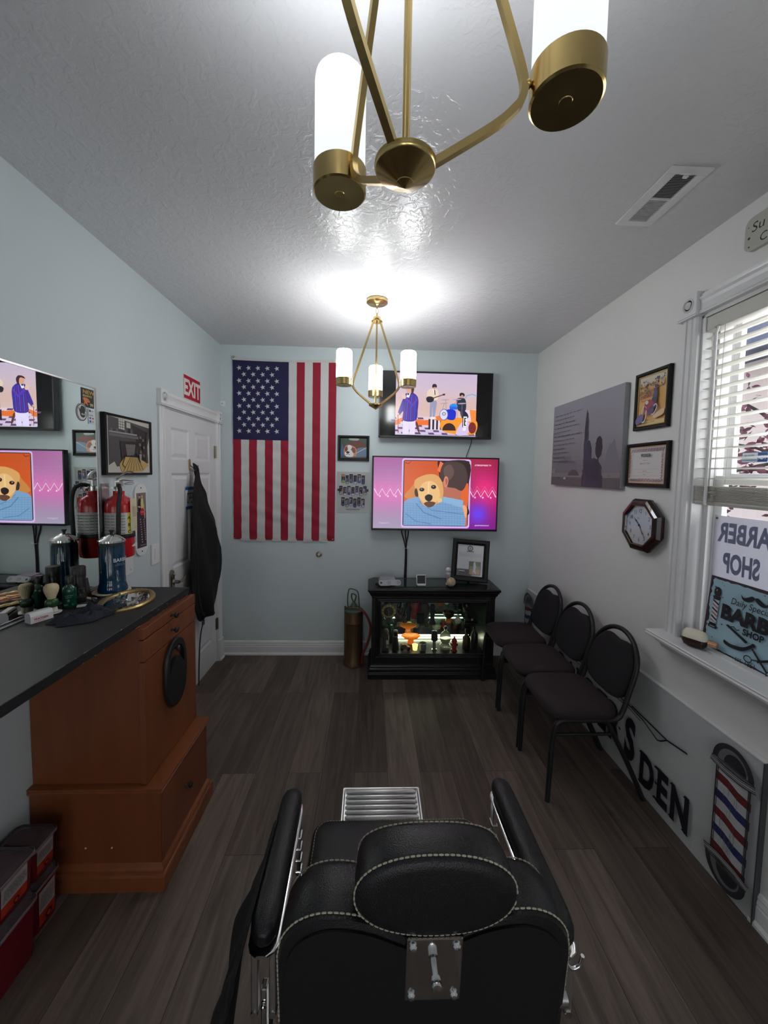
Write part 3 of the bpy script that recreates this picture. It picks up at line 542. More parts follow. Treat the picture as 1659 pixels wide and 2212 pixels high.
b = MB(); b.tube([(.0, -.005, .372), (.01, .02, .378), (.02, .075, .372)], [.009, .009, .008], 'steel', 8, flat=.35); b.build('carry_handle', t)
b = MB(); b.tube(smooth_pts([(0, -.012, .382), (.01, .005, .400), (.016, .04, .418), (.02, .07, .416)], 4, False), .012, 'steel', 10, flat=.3); b.build('lever', t)
b = MB(); b.tube([(.018+.022*math.cos(q), .055+.016*math.sin(q), .36+.004*math.sin(q)) for q in [2*PI*i/16 for i in range(16)]], .0018, 'steel', 6, True); b.build('safety_pin', t)
b = MB(); b.tube(smooth_pts([(.01, -.02, .352), (.03, -.045, .352), (.045, -.062, .325), (.045, -.075, .26), (.042, -.075, .16), (.04, -.073, .07)], 6, False), .0095, 'rubber', 12); h = b.build('hose', t)
b = MB(); b.cyl((.04, -.073, .09), (.04, -.073, .068), .0115, 'steel', 14); b.cyl((.04, -.073, .068), (.04, -.073, .025), .0125, 'rubber', 14); b.build('nozzle', h)
b = MB(); b.lathe([(.0635, .098), (.0645, .100), (.0645, .116), (.0635, .118)], 'rubber', 40); b.box(-.068, -.055, -.03, .03, .09, .126, 'rubber'); b.build('mounting_strap', t)
b = MB(); b.box(-.0685, -.064, -.026, .026, .02, .36, 'steel'); b.box(-.0685, -.02, -.006, .006, .335, .345, 'steel'); b.build('wall_bracket', t)
b = MB(); tg = [(.060, -.018), (.064, -.008), (.066, .004), (.066, .016), (.064, .026)]
b.add([(x+.004, y+.0, z) for x, y in tg for z in (.29, .13)], [(2*i, 2*i+1, 2*i+3, 2*i+2) for i in range(4)], 'tag'); T = b.build('inspection_tag', t, solid=.0008)
b = MB(); b.add([(x+.0055, y-.0004, z) for x, y in tg[1:4] for z in (.25, .20)], [(0, 1, 3, 2), (2, 3, 5, 4)], 'bare')
for i in range(5): b.add([(.0705, .002, .19-i*.011), (.0705, .014, .19-i*.011), (.0705, .014, .187-i*.011), (.0705, .002, .187-i*.011)], [(0, 1, 2, 3)], 'bare')
b.build('tag_print', T)

# door hook, paper sign, apron
t = thing('coat_hook', 'brass double hook hung on the white door', 'hook', (XL, 2.815, 1.70), 'left')
b = MB(); b.prism([(.008*math.cos(q), -.012+(.03 if math.sin(q) > 0 else -.03)+.008*math.sin(q)) for q in [2*PI*i/20 for i in range(20)]], -.003, .004, 'gold'); b.tube(smooth_pts([(0, -.03, .004), (0, -.046, .012), (0, -.058, .026), (0, -.05, .038)], 5, False), .0045, 'nickel', 10)
b.tube(smooth_pts([(.004, -.02, .004), (.03, -.035, .014), (.06, -.038, .026), (.068, -.025, .03)], 5, False), .004, 'nickel', 10); b.ball((.068, -.022, .03), .006, 'nickel'); b.build('hook', t)
t = thing('open_sign', 'white paper sign with blue bands hanging on the door behind the apron', 'sign', (XL, 2.82, 1.447), 'left')
b = MB(); b.box(-.078, .078, -.08, .08, .0005, .002, 'white'); b.build('card', t); b = MB(); b.tube([(-.03, .08, .002), (-.005, .19, .004), (.03, .08, .002)], .001, 'cord', 6); b.build('string', t)
a = Art(PRINT, .0021); a.rect(-.078, .058, .078, .08, (22, 88, 170)); a.rect(-.078, -.08, .078, -.058, (22, 88, 170)); a.text('OPEN', -.062, -.038, .078, (20, 20, 22), sx=.42, off=.0); a.build('lettering', t)
t = thing('barber_apron', 'black apron hanging from the hook on the white door', 'apron', (XL, 2.82, 0), 'left')
lo = [(1.64, 2.80, 2.845), (1.55, 2.765, 2.89), (1.48, 2.745, 2.975), (1.40, 2.735, 2.985), (1.34, 2.72, 3.02), (1.25, 2.705, 3.125), (1.15, 2.69, 3.20), (1.00, 2.675, 3.285), (.90, 2.68, 3.265), (.78, 2.69, 3.22), (.66, 2.74, 3.15), (.55, 2.80, 3.085), (.515, 2.86, 3.065)]
def apr(u, v):
    k = v*(len(lo)-1); i = min(int(k), len(lo)-2); f = k-i; z, a0, a1 = [lo[i][j]*(1-f)+lo[i+1][j]*f for j in range(3)]; amp = min(1, v*2.2)
    d = .050+amp*(.040*math.sin(PI*u)+.016*math.sin(9*u+4*v)+.010*math.sin(17*u-7*v+1)+.012*math.sin(5*v*3+u*3)*u)
    z += .03*amp*math.sin(3*u)*(1 if v > .95 else 0)
    return (a0+(a1-a0)*u-2.82, z, d)
b = MB(); b.grid(34, 46, apr, 'cloth'); b.build('apron_body', t, solid=.004)
b = MB(); b.tube([(.02, 1.56, .035), (-.005, 1.64, .045), (.0, 1.69, .035), (.03, 1.66, .03), (.05, 1.60, .03)], .018, 'cloth', 8, flat=.2); b.build('neck_strap', t)
b = MB(); b.tube(smooth_pts([(-.09, 1.36, .06), (-.125, 1.2, .085), (-.115, 1.0, .095), (-.10, .8, .09), (-.03, .62, .085), (.02, .57, .08), (.0, .43, .06), (-.005, .26, .05), (.015, .036, .035)], 6, False), .012, 'cloth', 8, flat=.3); b.build('waist_strap', t)
b = MB(); b.box(-.005, .03, .50, .535, .07, .08, 'dgrey', .003); b.build('buckle', t)

# wall mirror with stickers
MY0, MY1, MZ0, MZ1 = .35, 1.872, 1.088, 2.022
t = thing('wall_mirror', 'large frameless mirror with a thin silver edge standing on the counter', 'mirror', (XL+.002, MY1, MZ0), rot=frame('left') @ Matrix.Rotation(math.radians(-.35), 4, 'Y'))
b = MB(); b.box(MY0-MY1, -.004, .004, MZ1-MZ0-.004, .0, .0045, 'mirror'); b.build('mirror_glass', t)
b = MB(); q = MY0-MY1
for a_ in ((q, 0, -.004, .004), (q, 0, MZ1-MZ0-.004, MZ1-MZ0+.002), (-.004, .002, 0, MZ1-MZ0)): b.box(a_[0], a_[1], a_[2], a_[3], -.001, .007, 'steel')
b.build('edge_channel', t)
def on_mirror(name, label, cat, y, z): return thing(name, label, cat, (XL+.0072, y, z), rot=frame('left') @ Matrix.Rotation(math.radians(-.35), 4, 'Y'))
t = on_mirror('sticker', 'square black and orange club sticker on the mirror corner', 'sticker', 1.820, 1.966); a = Art(PRINT, .0003); a.rect(-.038, -.042, .038, .042, (34, 32, 30))
a.text('NEW', -.030, .018, .016, (196, 150, 60), sx=1.3, off=.02); a.text('BRUNSWICK', -.030, .004, .009, (196, 176, 90), sx=.75, off=.02)
a.blob([(-.03, -.004), (-.012, 0), (.006, -.006), (.012, -.018), (-.004, -.02), (.0, -.034), (-.014, -.026), (-.026, -.034), (-.022, -.018)], (214, 116, 42)); a.text('99', .012, -.036, .014, (216, 200, 120), off=.02)
a.build('print', t)
t = on_mirror('sticker', 'oval black and white sticker on the mirror', 'sticker', 1.782, 1.897); a = Art(PRINT, .0003); a.ell(0, 0, .033, .040, (215, 218, 214)); a.ell(0, 0, .031, .038, (38, 40, 42)); a.ell(0, 0, .027, .034, (205, 210, 206))
a.ell(.004, -.008, .016, .015, (38, 40, 42)); a.blob([(-.004, .028), (.016, .024), (.02, .004), (.0, .006), (-.014, .0)], (40, 42, 44)); a.line([(-.018, .018), (-.006, -.016)], .005, (40, 42, 44)); a.ell(0, -.008, .004, .004, (205, 210, 206)); a.ell(.011, -.008, .004, .004, (205, 210, 206)); a.build('print', t)
t = on_mirror('sticker', 'small white card payment sticker on the mirror', 'sticker', 1.839, 1.886); a = Art(PRINT, .0003); a.rect(-.019, -.035, .019, .035, (212, 216, 218)); a.rect(-.014, .02, -.002, .03, (70, 80, 90)); a.rect(.0, .022, .014, .027, (150, 150, 155)); a.rect(-.014, .002, .012, .008, (160, 165, 170)); a.rect(-.013, -.012, -.002, -.004, (60, 90, 170)); a.ell(.009, -.008, .006, .004, (205, 70, 60)); a.rect(-.013, -.028, -.002, -.018, (40, 90, 180)); a.rect(.003, -.026, .013, -.021, (150, 150, 155)); a.build('print', t)

# ------------------------------------------------------------ counter and cabinet
CT = 1.075
t = thing('countertop', 'long black painted counter board with chipped edges under the mirror', 'countertop', (XL, 1.885, CT))
b = MB(); b.box(0, .417, -1.7, 0, -.032, 0, 'counter', .0015, 1); rd = random.Random(4)
for i in range(26):
    y = -rd.uniform(.02, 1.25); l = rd.uniform(.004, .05) if i < 14 else .006; zz = 0 if i % 2 else -.0302; b.add([(.4172, y, zz-.0012), (.4172, y-l, zz-.0012), (.4172, y-l*.8, zz+.0012), (.4172, y-l*.2, zz+.0009)], [(0, 1, 2, 3)], 'steel' if zz == 0 else 'bare')
for y in (-.20, -.27): b.add([(.4173, y, -.012), (.4173, y-.006, -.010), (.4173, y-.004, -.018)], [(0, 1, 2)], 'bare')
b.build('board', t)
cx = thing('cabinet', 'orange cherry wood cabinet with black knobs under the counter', 'cabinet', (XL, 1.87, 0))
b = MB(); b.T = Matrix.Translation((-XL, -1.87, 0)).inverted() @ Matrix.Identity(4); b.T = Matrix.Translation((-XL, -1.87, 0))
b.box(XL+.002, -.876, 1.470, 1.868, .40, 1.0425, 'cherry'); b.box(XL+.002, -.80, 1.452, 1.872, .06, .395, 'cherry'); b.build('body', cx)
b = MB(); b.T = Matrix.Translation((-XL, -1.87, 0))
def ledge(prof, m='cherryh'):
    base = [(XL+.002, 1.452), (-.80, 1.452), (-.80, 1.872), (XL+.002, 1.872)]; off = [(0, -1), (1, -1), (1, 1), (0, 1)]
    b.loft([[(x+ox*o, y+oy*o, z) for (x, y), (ox, oy) in zip(base, off)] for o, z in prof], m, False)
ledge([(.0, .385), (.004, .388), (.010, .392), (.012, .400), (.008, .404), (.012, .410), (.012, .415), (-.0, .4155)]); b.build('ledge_moulding', cx)
b = MB(); b.T = Matrix.Translation((-XL, -1.87, 0)); ledge([(.022, 0), (.022, .058), (.019, .066), (.013, .070), (.013, .080), (.009, .088), (.004, .094), (0, .10)]); b.build('plinth', cx)
def front(name, z0, z1, kz, ky, m='cherry', parent=None, x=-.853, y0=1.458, y1=1.886):
    b = MB(); b.T = Matrix.Translation((-XL, -1.87, 0)); b.box(x-.022, x, y0, y1, z0, z1, m, .002, 2); o = b.build(name, cx)
    b = MB(); b.T = Matrix.Translation((-XL, -1.87, 0)); b.lathe([(.007, 0), (.004, .004), (.0045, .014), (.012, .019), (.013, .024), (.009, .029), (.001, .0295)], 'satin', 20, (x, ky, kz), (1, 0, 0)); b.build('knob', o)
front('drawer', .998, 1.041, 1.020, 1.66); front('drawer', .911, .994, .955, 1.66); front('door', .420, .907, .868, 1.672)
front('lower_panel', .105, .383, .258, 1.646, x=-.797, y0=1.460, y1=1.866)
b = MB(); b.T = Matrix.Translation((-XL, -1.87, 0))
for x in (-.99, -1.09): b = MB(); b.T = Matrix.Translation((-XL, -1.87, 0)); b.cyl((x, 1.4519, .165), (x, 1.450, .165), .0035, 'cream', 8); b.build('peg', cx)
t = thing('hand_mirror', 'black oval hand mirror with a cut out handle hanging on the cabinet door knob', 'hand mirror', (-.850, 1.67, .765), 'left')
b = MB(); n = 48
def ov(rx, ry, e=2.3): return [(rx*math.copysign(abs(math.cos(a))**(2/e), math.cos(a)), ry*math.copysign(abs(math.sin(a))**(2/e), math.sin(a))) for a in [2*PI*i/n for i in range(n)]]
O = ov(.088, .150); hole = []
for i in range(n):
    a = 2*PI*i/n; x, y = .062*math.cos(a), .038+.082*math.sin(a)
    if y < .038: y = .038+.022*math.cos(a)**2*-1+ .03*(1-math.cos(a)**2)
    hole.append((x, y))
vs = []
for z, k in ((.002, 1.0), (.012, 1.0), (.016, .97)): vs.append([(x*k, y*k, z) for x, y in O])
vi = [[(x, y, .016) for x, y in hole], [(x, y, .002) for x, y in hole]]
b.loft(vs+vi, 'satin', True, False); b.loft([vi[1], vs[0]], 'satin', False, False); b.build('mirror_back', t)

# ------------------------------------------------------------ things on the counter
t = thing('coaster_plate', 'round cream plate under the blue disinfectant jar', 'plate', (-1.195, 1.803, CT)); b = MB(); b.lathe([(.066, 0), (.074, .002), (.076, .006), (.074, .009), (.069, .010), (.064, .008), (.001, .008)], 'cream', 44); b.build('plate', t)
t = thing('disinfectant_jar', 'tall glass jar of blue disinfectant with a chrome lid on the counter', 'jar', (-1.185, 1.795, CT+.0085))
b = MB(); b.lathe([(.056, 0), (.059, .004), (.059, .014), (.055, .03), (.051, .045), (.051, .06), (.050, .062), (.050, .215)], 'blue', 44); b.build('liquid', t)
b = MB(); b.lathe([(.0518, .044), (.0522, .062), (.0522, .232)], CGLASS, 44, caps=False); g = b.build('jar_glass', t)
b = MB(); b.lathe([(.042, .212), (.046, .217), (.046, .225), (.03, .228), (.005, .23)], 'dgrey', 32); b.build('tray_insert', t)
b = MB(); b.lathe([(.052, .228), (.0545, .229), (.0545, .238), (.052, .240), (.045, .246), (.03, .256), (.018, .263), (.012, .266), (.001, .267)], 'chrome', 44); l_ = b.build('lid', t)
b = MB(); b.lathe([(.006, .266), (.0055, .272), (.011, .281), (.010, .284), (.001, .285)], 'black', 20); b.build('lid_knob', l_)
a = Art(PRINT, .0008); a.text('BARBICIDE', -.004, .142, .0165, (215, 228, 235), off=.01, sx=.85); a.text('DISINFECTANT', .008, .131, .0035, (150, 170, 190)); a.text('FUNGICIDE & VIRUCIDE', .0, .125, .003, (150, 170, 190)); wrap(a, Matrix.Rotation(math.radians(42), 4, 'Z'), .0522); a.build('lettering', g)
# oval mirror tray with clips and small tools
TH = math.radians(105); t = thing('oval_tray', 'oval mirror tray with an ornate gold rim full of clips on the counter', 'tray', (-1.045, 1.672, CT+.0006), rotz=TH)
n = 84; b = MB(); A_, B_ = .150, .102
b.loft([[((A_+o)*math.cos(2*PI*i/n), (B_+o)*math.sin(2*PI*i/n), z*(1+(.10*math.sin(i*PI/1.5) if z > .012 else 0))) for i in range(n)] for o, z in ((.0, 0), (.001, .007), (-.004, .013), (-.011, .014), (-.019, .010), (-.023, .005))], 'gold', True, False); b.build('rim', t)
b = MB(); b.prism([((A_-.02)*math.cos(2*PI*i/48), (B_-.02)*math.sin(2*PI*i/48)) for i in range(48)], .001, .004, 'mirror'); b.build('tray_mirror', t)
rd = random.Random(9)
def clip(k):
    x, y = rd.uniform(-.085, .07), rd.uniform(-.045, .05); a = rd.gauss(.35, .35)
    if (x/.11)**2+(y/.068)**2 > 1: x *= .7; y *= .7
    lvl = .0042+.0032*(k % 3); L = rd.uniform(.038, .062)
    t2 = thing('hair_clip', 'small silver hair clip lying among others on the gold rimmed tray', 'hair clip', (t.matrix_world @ Vector((x, y, lvl))), rotz=TH+a, group='silver hair clips on the oval tray')
    b = MB(); b.prism([(-L/2, -.0045), (L/2, -.0028), (L/2, .0028), (-L/2, .0045)], 0, .0012, 'alum'); b.build('lower_arm', t2)
    b = MB(); b.add([(-L/2, -.0045, .004), (L/2, -.0026, .0014), (L/2, .0026, .0014), (-L/2, .0045, .004)], [(0, 1, 2, 3)], 'chrome'); b.build('upper_arm', t2, solid=.0006)
t.matrix_world = WM[t.name]; bpy.context.view_layer.update()
for k in range(34): clip(k)
for k, (x, y, a, L) in enumerate(((.01, -.052, .1, .10), (.02, .015, .15, .11), (-.01, .035, .12, .09))):
    t2 = thing('nail_file', ('long silver tweezer nearest the room on the oval tray', 'long silver tweezer across the middle of the oval tray', 'long silver tweezer near the jar on the oval tray')[k], 'tweezers', (t.matrix_world @ Vector((x, y, .0155))), rotz=TH+a)
    t2.name = 'tweezers'; WM[t2.name] = t2.matrix_world.copy() if t2.name not in WM else WM[t2.name]
    b = MB(); b.prism([(-L/2, -.0045), (L/2, -.001), (L/2, .0), (-L/2, -.0035)], 0, .002, 'steel'); b.prism([(-L/2, .0035), (L/2, .0), (L/2, .001), (-L/2, .0045)], 0, .002, 'steel'); b.box(-L/2-.004, -L/2+.004, -.0045, .0045, 0, .0022, 'steel'); b.build('blade', t2)
# dark cloth heap
t = thing('cloth', 'crumpled dark navy cloth on the counter in front of the tray', 'cloth', (-1.085, 1.487, CT)); b = MB()
def heap(u, v):
    a = 2*PI*u; r = v; ca, sa = math.cos(a), math.sin(a); k = 1+.13*math.sin(3*a+1)+.07*math.sin(7*a); X, Y = ca*.118*r*k, sa*.062*r*k
    q = math.radians(48); x, y = X*math.cos(q)-Y*math.sin(q), X*math.sin(q)+Y*math.cos(q)
    from_ = NZ.noise(Vector((x*28, y*28, 3))); f2 = abs(NZ.noise(Vector((x*60+5, y*60, 1)))); h = (.034+.022*from_-.024*f2)*(1-r**2.6)*(1+.15*math.sin(30*x+55*y)+.15*math.sin(80*x-35*y+2))+.002+.004*abs(math.sin(9*a))*(r > .5)*(1-r); tx, ty = x-.04, y-.185; i_ = ((tx*math.cos(TH)+ty*math.sin(TH))/.157)**2+((-tx*math.sin(TH)+ty*math.cos(TH))/.11)**2 < 1.05; return (x, y, max(.0145 if i_ else .0008, h))
b.grid(110, 34, heap, 'navy'); b.build('fabric', t)
# shaving brush, stand, blade box, bottles
def brush(loc, rz, label, name='shaving_brush'):
    t = thing(name, label, 'brush', loc, rotz=rz)
    b = MB(); b.lathe([(.017, 0), (.0185, .002), (.017, .012), (.0155, .024)], 'cream', 28); b.lathe([(.019, .022), (.0225, .03), (.0225, .042), (.020, .050), (.014, .054)], 'dgreen', 28); b.build('handle', t)
    b = MB(); b.lathe([(.013, .053), (.015, .060), (.0215, .078), (.0245, .092), (.0235, .103), (.018, .110), (.008, .113), (.001, .1135)], 'brist', 28); b.build('bristles', t); return t
t = thing('soap_dish', 'small white dish under the shaving brush', 'dish', (-1.245, 1.528, CT)); b = MB(); b.lathe([(.022, 0), (.030, .003), (.031, .006), (.026, .006), (.001, .005)], 'white', 32); b.build('dish', t)
brush((-1.2455, 1.528, CT+.0062), .3, 'green handled shaving brush with blond bristles standing on the counter')
t = thing('blade_box', 'white plastic blade box with small red writing on the counter beside the brush', 'box', (-1.235, 1.457, CT), rotz=math.radians(-22))
pf = [(-.018, 0), (.018, 0), (.0175, .022), (.014, .034), (.009, .038), (-.009, .038), (-.014, .034), (-.0175, .022)]
b = MB(); b.prism(pf, -.036, .036, 'white', map3=lambda u, v, w: (u, w, v)); b.build('box_body', t); b = MB(); b.box(-.0186, .0186, -.0365, .0365, .024, .0252, 'white'); b.build('lid_seam', t)
a = Art(PRINT, .0003); a.T = Matrix.Translation((.0181, 0, 0)) @ frame('left'); a.text('FEATHER', -.026, .010, .007, (190, 30, 45), off=.02, sx=1.1); a.text('STAINLESS BLADES', -.030, .004, .003, (190, 60, 70)); a.build('lettering', t)
t = thing('aftershave_bottle', 'green glass aftershave bottle with a black cap on the counter', 'bottle', (-1.232, 1.600, CT))
b = MB(); b.lathe([(.024, 0), (.0265, .003), (.0265, .072), (.024, .083), (.014, .092), (.011, .096), (.011, .1)], 'green', 32, sy=.85); b.build('bottle_glass', t)
b = MB(); b.lathe([(.0135, .098), (.0135, .128), (.012, .130)], 'black', 24); b.build('cap', t)
a = Art(PRINT, .0008); a.text('CLUBMAN', 0, .052, .004, (150, 175, 160), align='C'); a.text('PINAUD', 0, .045, .0035, (150, 175, 160), align='C'); a.ell(0, .034, .004, .005, (90, 130, 105)); a.rect(-.016, .012, .016, .020, (40, 90, 65)); wrap(a, Matrix.Rotation(math.radians(30), 4, 'Z'), .0265); a.build('lettering', t)
t = thing('spray_can', 'tall black spray can on the counter between the green bottle and the mirror', 'spray can', (-1.240, 1.662, CT)); b = MB(); b.lathe([(.024, 0), (.0255, .003), (.0255, .115), (.023, .12)], 'black', 32); b.build('can', t)
b = MB(); b.lathe([(.0262, .112), (.0262, .152), (.024, .155), (.001, .155)], 'satin', 32); b.build('cap', t)
t = thing('cologne_bottle', 'small square clear glass bottle with a glass stopper on the counter', 'bottle', (-1.185, 1.602, CT), rotz=.5); b = MB(); b.box(-.019, .019, -.013, .013, 0, .048, CGLASS, .004); b.cyl((0, 0, .048), (0, 0, .06), .0075, CGLASS, 16); b.build('bottle_glass', t)
b = MB(); b.box(-.017, .017, -.011, .011, .001, .008, 'white', .003); b.build('residue', t); b = MB(); b.box(-.010, .010, -.010, .010, .060, .082, CGLASS, .003); b.build('stopper', t)
t = thing('card_case', 'dark brown flat case standing upright against the mirror', 'case', (-1.262, 1.742, CT), rot=Matrix.Rotation(.25, 4, 'Z') @ Matrix.Rotation(math.radians(-8), 4, 'Y')); b = MB(); b.box(-.004, .004, -.028, .028, 0.001, .078, 'brown', .003); b.build('case', t)
for k, (x, y, a, m, lb) in enumerate(((-1.205, 1.725, -.5, 'brown', 'brown comb guard'), (-1.195, 1.685, -.8, 'dgrey', 'grey comb guard'), (-1.225, 1.70, -.2, 'cream', 'pale tan comb'))):
    t = thing('comb', lb+' lying on the counter beside the cream plate', 'comb', (x, y, CT+.0003), rotz=a); b = MB(); b.box(-.03, .03, -.006, -.001, 0, .008-.002*k, m, .001)
    for i in range(15): b.box(-.028+i*.004, -.0262+i*.004, -.001, .008, .001, .005, m)
    b.build('comb_teeth', t)

# sharps bins under the counter
def bin_(x0, x1, y0, y1, z0, z1, label, face, grp='red sharps bins under the counter'):
    t = thing('sharps_bin', label, 'bin', ((x0+x1)/2, (y0+y1)/2, z0), group=grp); w, d, h = (x1-x0)/2, (y1-y0)/2, z1-z0; lz = h*.80; tp = .85
    def rr(k, z, r=.02, ex=0): W, D = w*k+ex, d*k+ex; return [(cx*(W-r)+r*math.cos(a), cy*(D-r)+r*math.sin(a), z) for cx, cy, a0 in ((1, 1, 0), (-1, 1, PI/2), (-1, -1, PI), (1, -1, 1.5*PI)) for a in [a0+i*PI/10 for i in range(6)]]
    b = MB(); b.loft([rr(tp, 0.001), rr(tp+.03, .02), rr(.93, lz)], 'redp'); bd = b.build('bin_body', t)
    b = MB(); b.loft([rr(.94, lz), rr(1, lz+.004), rr(1, lz+.012), rr(.93, lz+.014), rr(.90, h-.010), rr(.84, h-.004), rr(.62, h-.003), rr(.60, h), rr(.01, h, .0005)], SMOKE, True, False)
    b.loft([rr(.985, lz+.002, .02, .001), rr(1, lz+.003, .02, .001), rr(1, lz+.012, .02, .001), rr(.985, lz+.013, .02, .001)], mat('pinkish_grey_rim', (.22, .15, .17), .4), True, False); b.build('lid', t)
    a = Art(PRINT, .0006); s = d*.62 if face == 'x' else w*.5; hh = lz*.80; sl = (w if face == 'x' else d)*(.93-tp-.03)/(lz-.02)
    a.T = (Matrix.Translation((w*(tp+.03)+.0012, 0, 0)) @ frame('left') if face == 'x' else Matrix.Translation((w*.25, -d*(tp+.03)-.0012, 0)) @ frame('back')) @ Matrix(((1, 0, 0, 0), (0, 1, 0, 0), (0, sl, 1, -sl*.02), (0, 0, 0, 1)))
    a.rect(-s*.9, .02, s*.9, .02+hh*.36, (176, 50, 24)); a.rect(-s*.9, .02+hh*.36, s*.9, .02+hh, (170, 164, 160)); a.scrib(-s*.8, .02+hh*.45, s*.8, .02+hh*.95, 7, (110, 108, 108), .4, seed=3); a.ell(0, .02+hh*.18, hh*.11, hh*.11, (40, 20, 15)); a.ell(0, .02+hh*.18, hh*.06, hh*.06, (196, 62, 28))
    a.build('warning_label', bd); return t
bin_(-1.285, -1.14, 1.275, 1.395, 0, .2, 'red sharps bin on the floor next to the cabinet, bottom of the far stack', 'x')
bin_(-1.285, -1.14, 1.275, 1.395, .2005, .335, 'red sharps bin next to the cabinet, top of the far stack', 'x')
bin_(-1.285, -1.105, 1.10, 1.262, 0, .235, 'larger red sharps bin on the floor, bottom of the near stack', 'y')
bin_(-1.285, -1.105, 1.10, 1.262, .2355, .385, 'larger red sharps bin on top of the near stack', 'x')

# ------------------------------------------------------------ back wall: flag
def star(cx, cy, r, rot): return [(cx+(r if i % 2 == 0 else r*.40)*math.cos(rot+i*PI/5), cy+(r if i % 2 == 0 else r*.40)*math.sin(rot+i*PI/5)) for i in range(10)]
t = thing('flag', 'United States flag hanging vertically on the back wall with its stars at top left', 'flag', (-.748, YB, 1.82), 'back'); FW, FH = .886, 1.545
RED, WHT, NVY = (150, 22, 48), (205, 205, 203), (30, 28, 72)
def fz(x, y): k = .5+.5*min(1, max(0, (.6-y)/1.1)); return .011+k*(.0022*math.sin(38*y+5*math.sin(6*x))+.0016*math.sin(61*y+22*x)+.0015*math.sin(17*x+9*y)+.0022*math.sin(7*x+2))
b = MB(); NX, NY = 52, 110
for j in range(NY):
    for i in range(NX):
        u0, u1, v0, v1 = i/NX, (i+1)/NX, j/NY, (j+1)/NY; s = int((u0+1e-6)*13); can = u0 < 7/13-1e-6 and v1 > 1-.432
        P = []
        for u, v in ((u0, v0), (u1, v0), (u1, v1), (u0, v1)):
            x = (u-.5)*FW-.004*(1-v)*(1 if u > .5 else .3); y = (v-.5)*FH-.006*math.sin(PI*u)*(v > .9)-.008*u*(1-v); P.append((x, y, fz(x, y)))
        c = NVY if can else (RED if s % 2 == 0 else WHT); b.add(P, [(0, 1, 2, 3)], CLOTHP, True, lin(c))
b.build('flag_cloth', t)
b = MB(CLOTHP and None); a = Art(CLOTHP, 0)
for r in range(11):
    n_, off = (5, 0) if r % 2 == 0 else (4, .5)
    for k in range(n_):
        x = -FW/2+.055+(k+off)*.080; y = FH/2-.065-r*.0535; z = a.z; P = star(x, y, .0235, math.radians(180-4)); zz = fz(x, y)+.0011
        a.add([(px, py, fz(px, py)+.0012) for px, py in P], [tuple(range(10))], CLOTHP, col=lin((206, 208, 204)))
a.build('stars', t)
a = Art(CLOTHP, .0)
vs = []; 
for i in range(27): x = -FW/2+FW*i/26; vs += [(x, FH/2-.001-.006*math.sin(PI*i/26), .0135), (x, FH/2+.027-.016*math.sin(PI*i/26), .012)]
a.add(vs, [(2*i, 2*i+2, 2*i+3, 2*i+1) for i in range(26)], CLOTHP, col=lin((200, 202, 198))); a.build('header_band', t)
for i in range(13):
    if i % 2: a = Art(CLOTHP, .0); x = -FW/2+FW*i/13; y = -FH/2-.004*i/13; a.add([(x-.006, y-.012, .016), (x+FW/13+.004, y-.012, .016), (x+FW/13+.004, y+.010, .016), (x-.006, y+.010, .016)], [(0, 1, 2, 3)], CLOTHP, col=lin((204, 196, 192))); a.build('hem_patch', t)
b = MB(); b.lathe([(.010, 0), (.018, .002), (.018, .006), (.012, .008)], 'steel', 24, (-FW/2+.012, FH/2+.016, .013)); b.lathe([(.004, 0), (.004, .001)], 'black', 12, (-FW/2+.012, FH/2+.016, .0212)); b.build('grommet', t)
b = MB(); b.lathe([(.010, 0), (.018, .002), (.018, .006), (.012, .008)], 'cream', 24, (FW/2-.012, FH/2+.016, .013)); b.build('grommet', t)
for x in (-FW/2+.012, -.21, FW/2-.02): b = MB(); b.ball((x, -FH/2+.010, .017), .004, 'cream', 10); b.build('pin', t)
t = thing('door_stop', 'small round bronze stopper on the back wall under the flag', 'door stop', (-.447, YB, .919), 'back'); b = MB(); b.lathe([(.026, 0), (.026, .006), (.018, .010), (.013, .012), (.013, .028), (.016, .032), (.014, .038), (.001, .039)], 'nickel', 28); b.build('stopper', t)
t = thing('picture_frame', 'black framed picture of a sleeping brown and white bulldog', 'picture', (-.1505, YB, 1.863), 'back')
picture_frame(t, -.1375, .1375, -.110, .110, .022, .024); b = MB(); b.box(-.13, .13, -.10, .10, 0, .010, 'black'); b.build('backing', t)
a = Art(GLOSSP, .0105, mp=fit(52, 750, 265, 597, -.115, -.087, .115, .087)); a.grad(52, 750, 265, 597, 16, 12, lambda u, v: mixc(mixc((60, 75, 95), (30, 60, 40), u), (40, 70, 45), v))
a.blob([(110, 640), (170, 612), (230, 625), (262, 665), (255, 690), (200, 690), (150, 660)], (92, 42, 30)); a.blob([(70, 640), (55, 690), (60, 730), (85, 745), (80, 690)], (60, 90, 130)); a.blob([(120, 600), (150, 597), (200, 600), (190, 615), (130, 612)], (150, 165, 160))
a.blob([(180, 680), (262, 670), (262, 735), (230, 745), (170, 740)], (96, 120, 146)); a.blob([(80, 690), (95, 655), (130, 650), (170, 665), (185, 700), (175, 735), (120, 742), (85, 725)], (196, 130, 92))
a.blob([(112, 652), (140, 655), (150, 690), (160, 712), (150, 738), (100, 738), (88, 712), (108, 690)], (225, 222, 220)); a.blob([(88, 672), (100, 662), (112, 672), (108, 695), (90, 697)], (128, 66, 42)); a.blob([(142, 672), (165, 672), (175, 700), (160, 712), (146, 695)], (128, 66, 42))
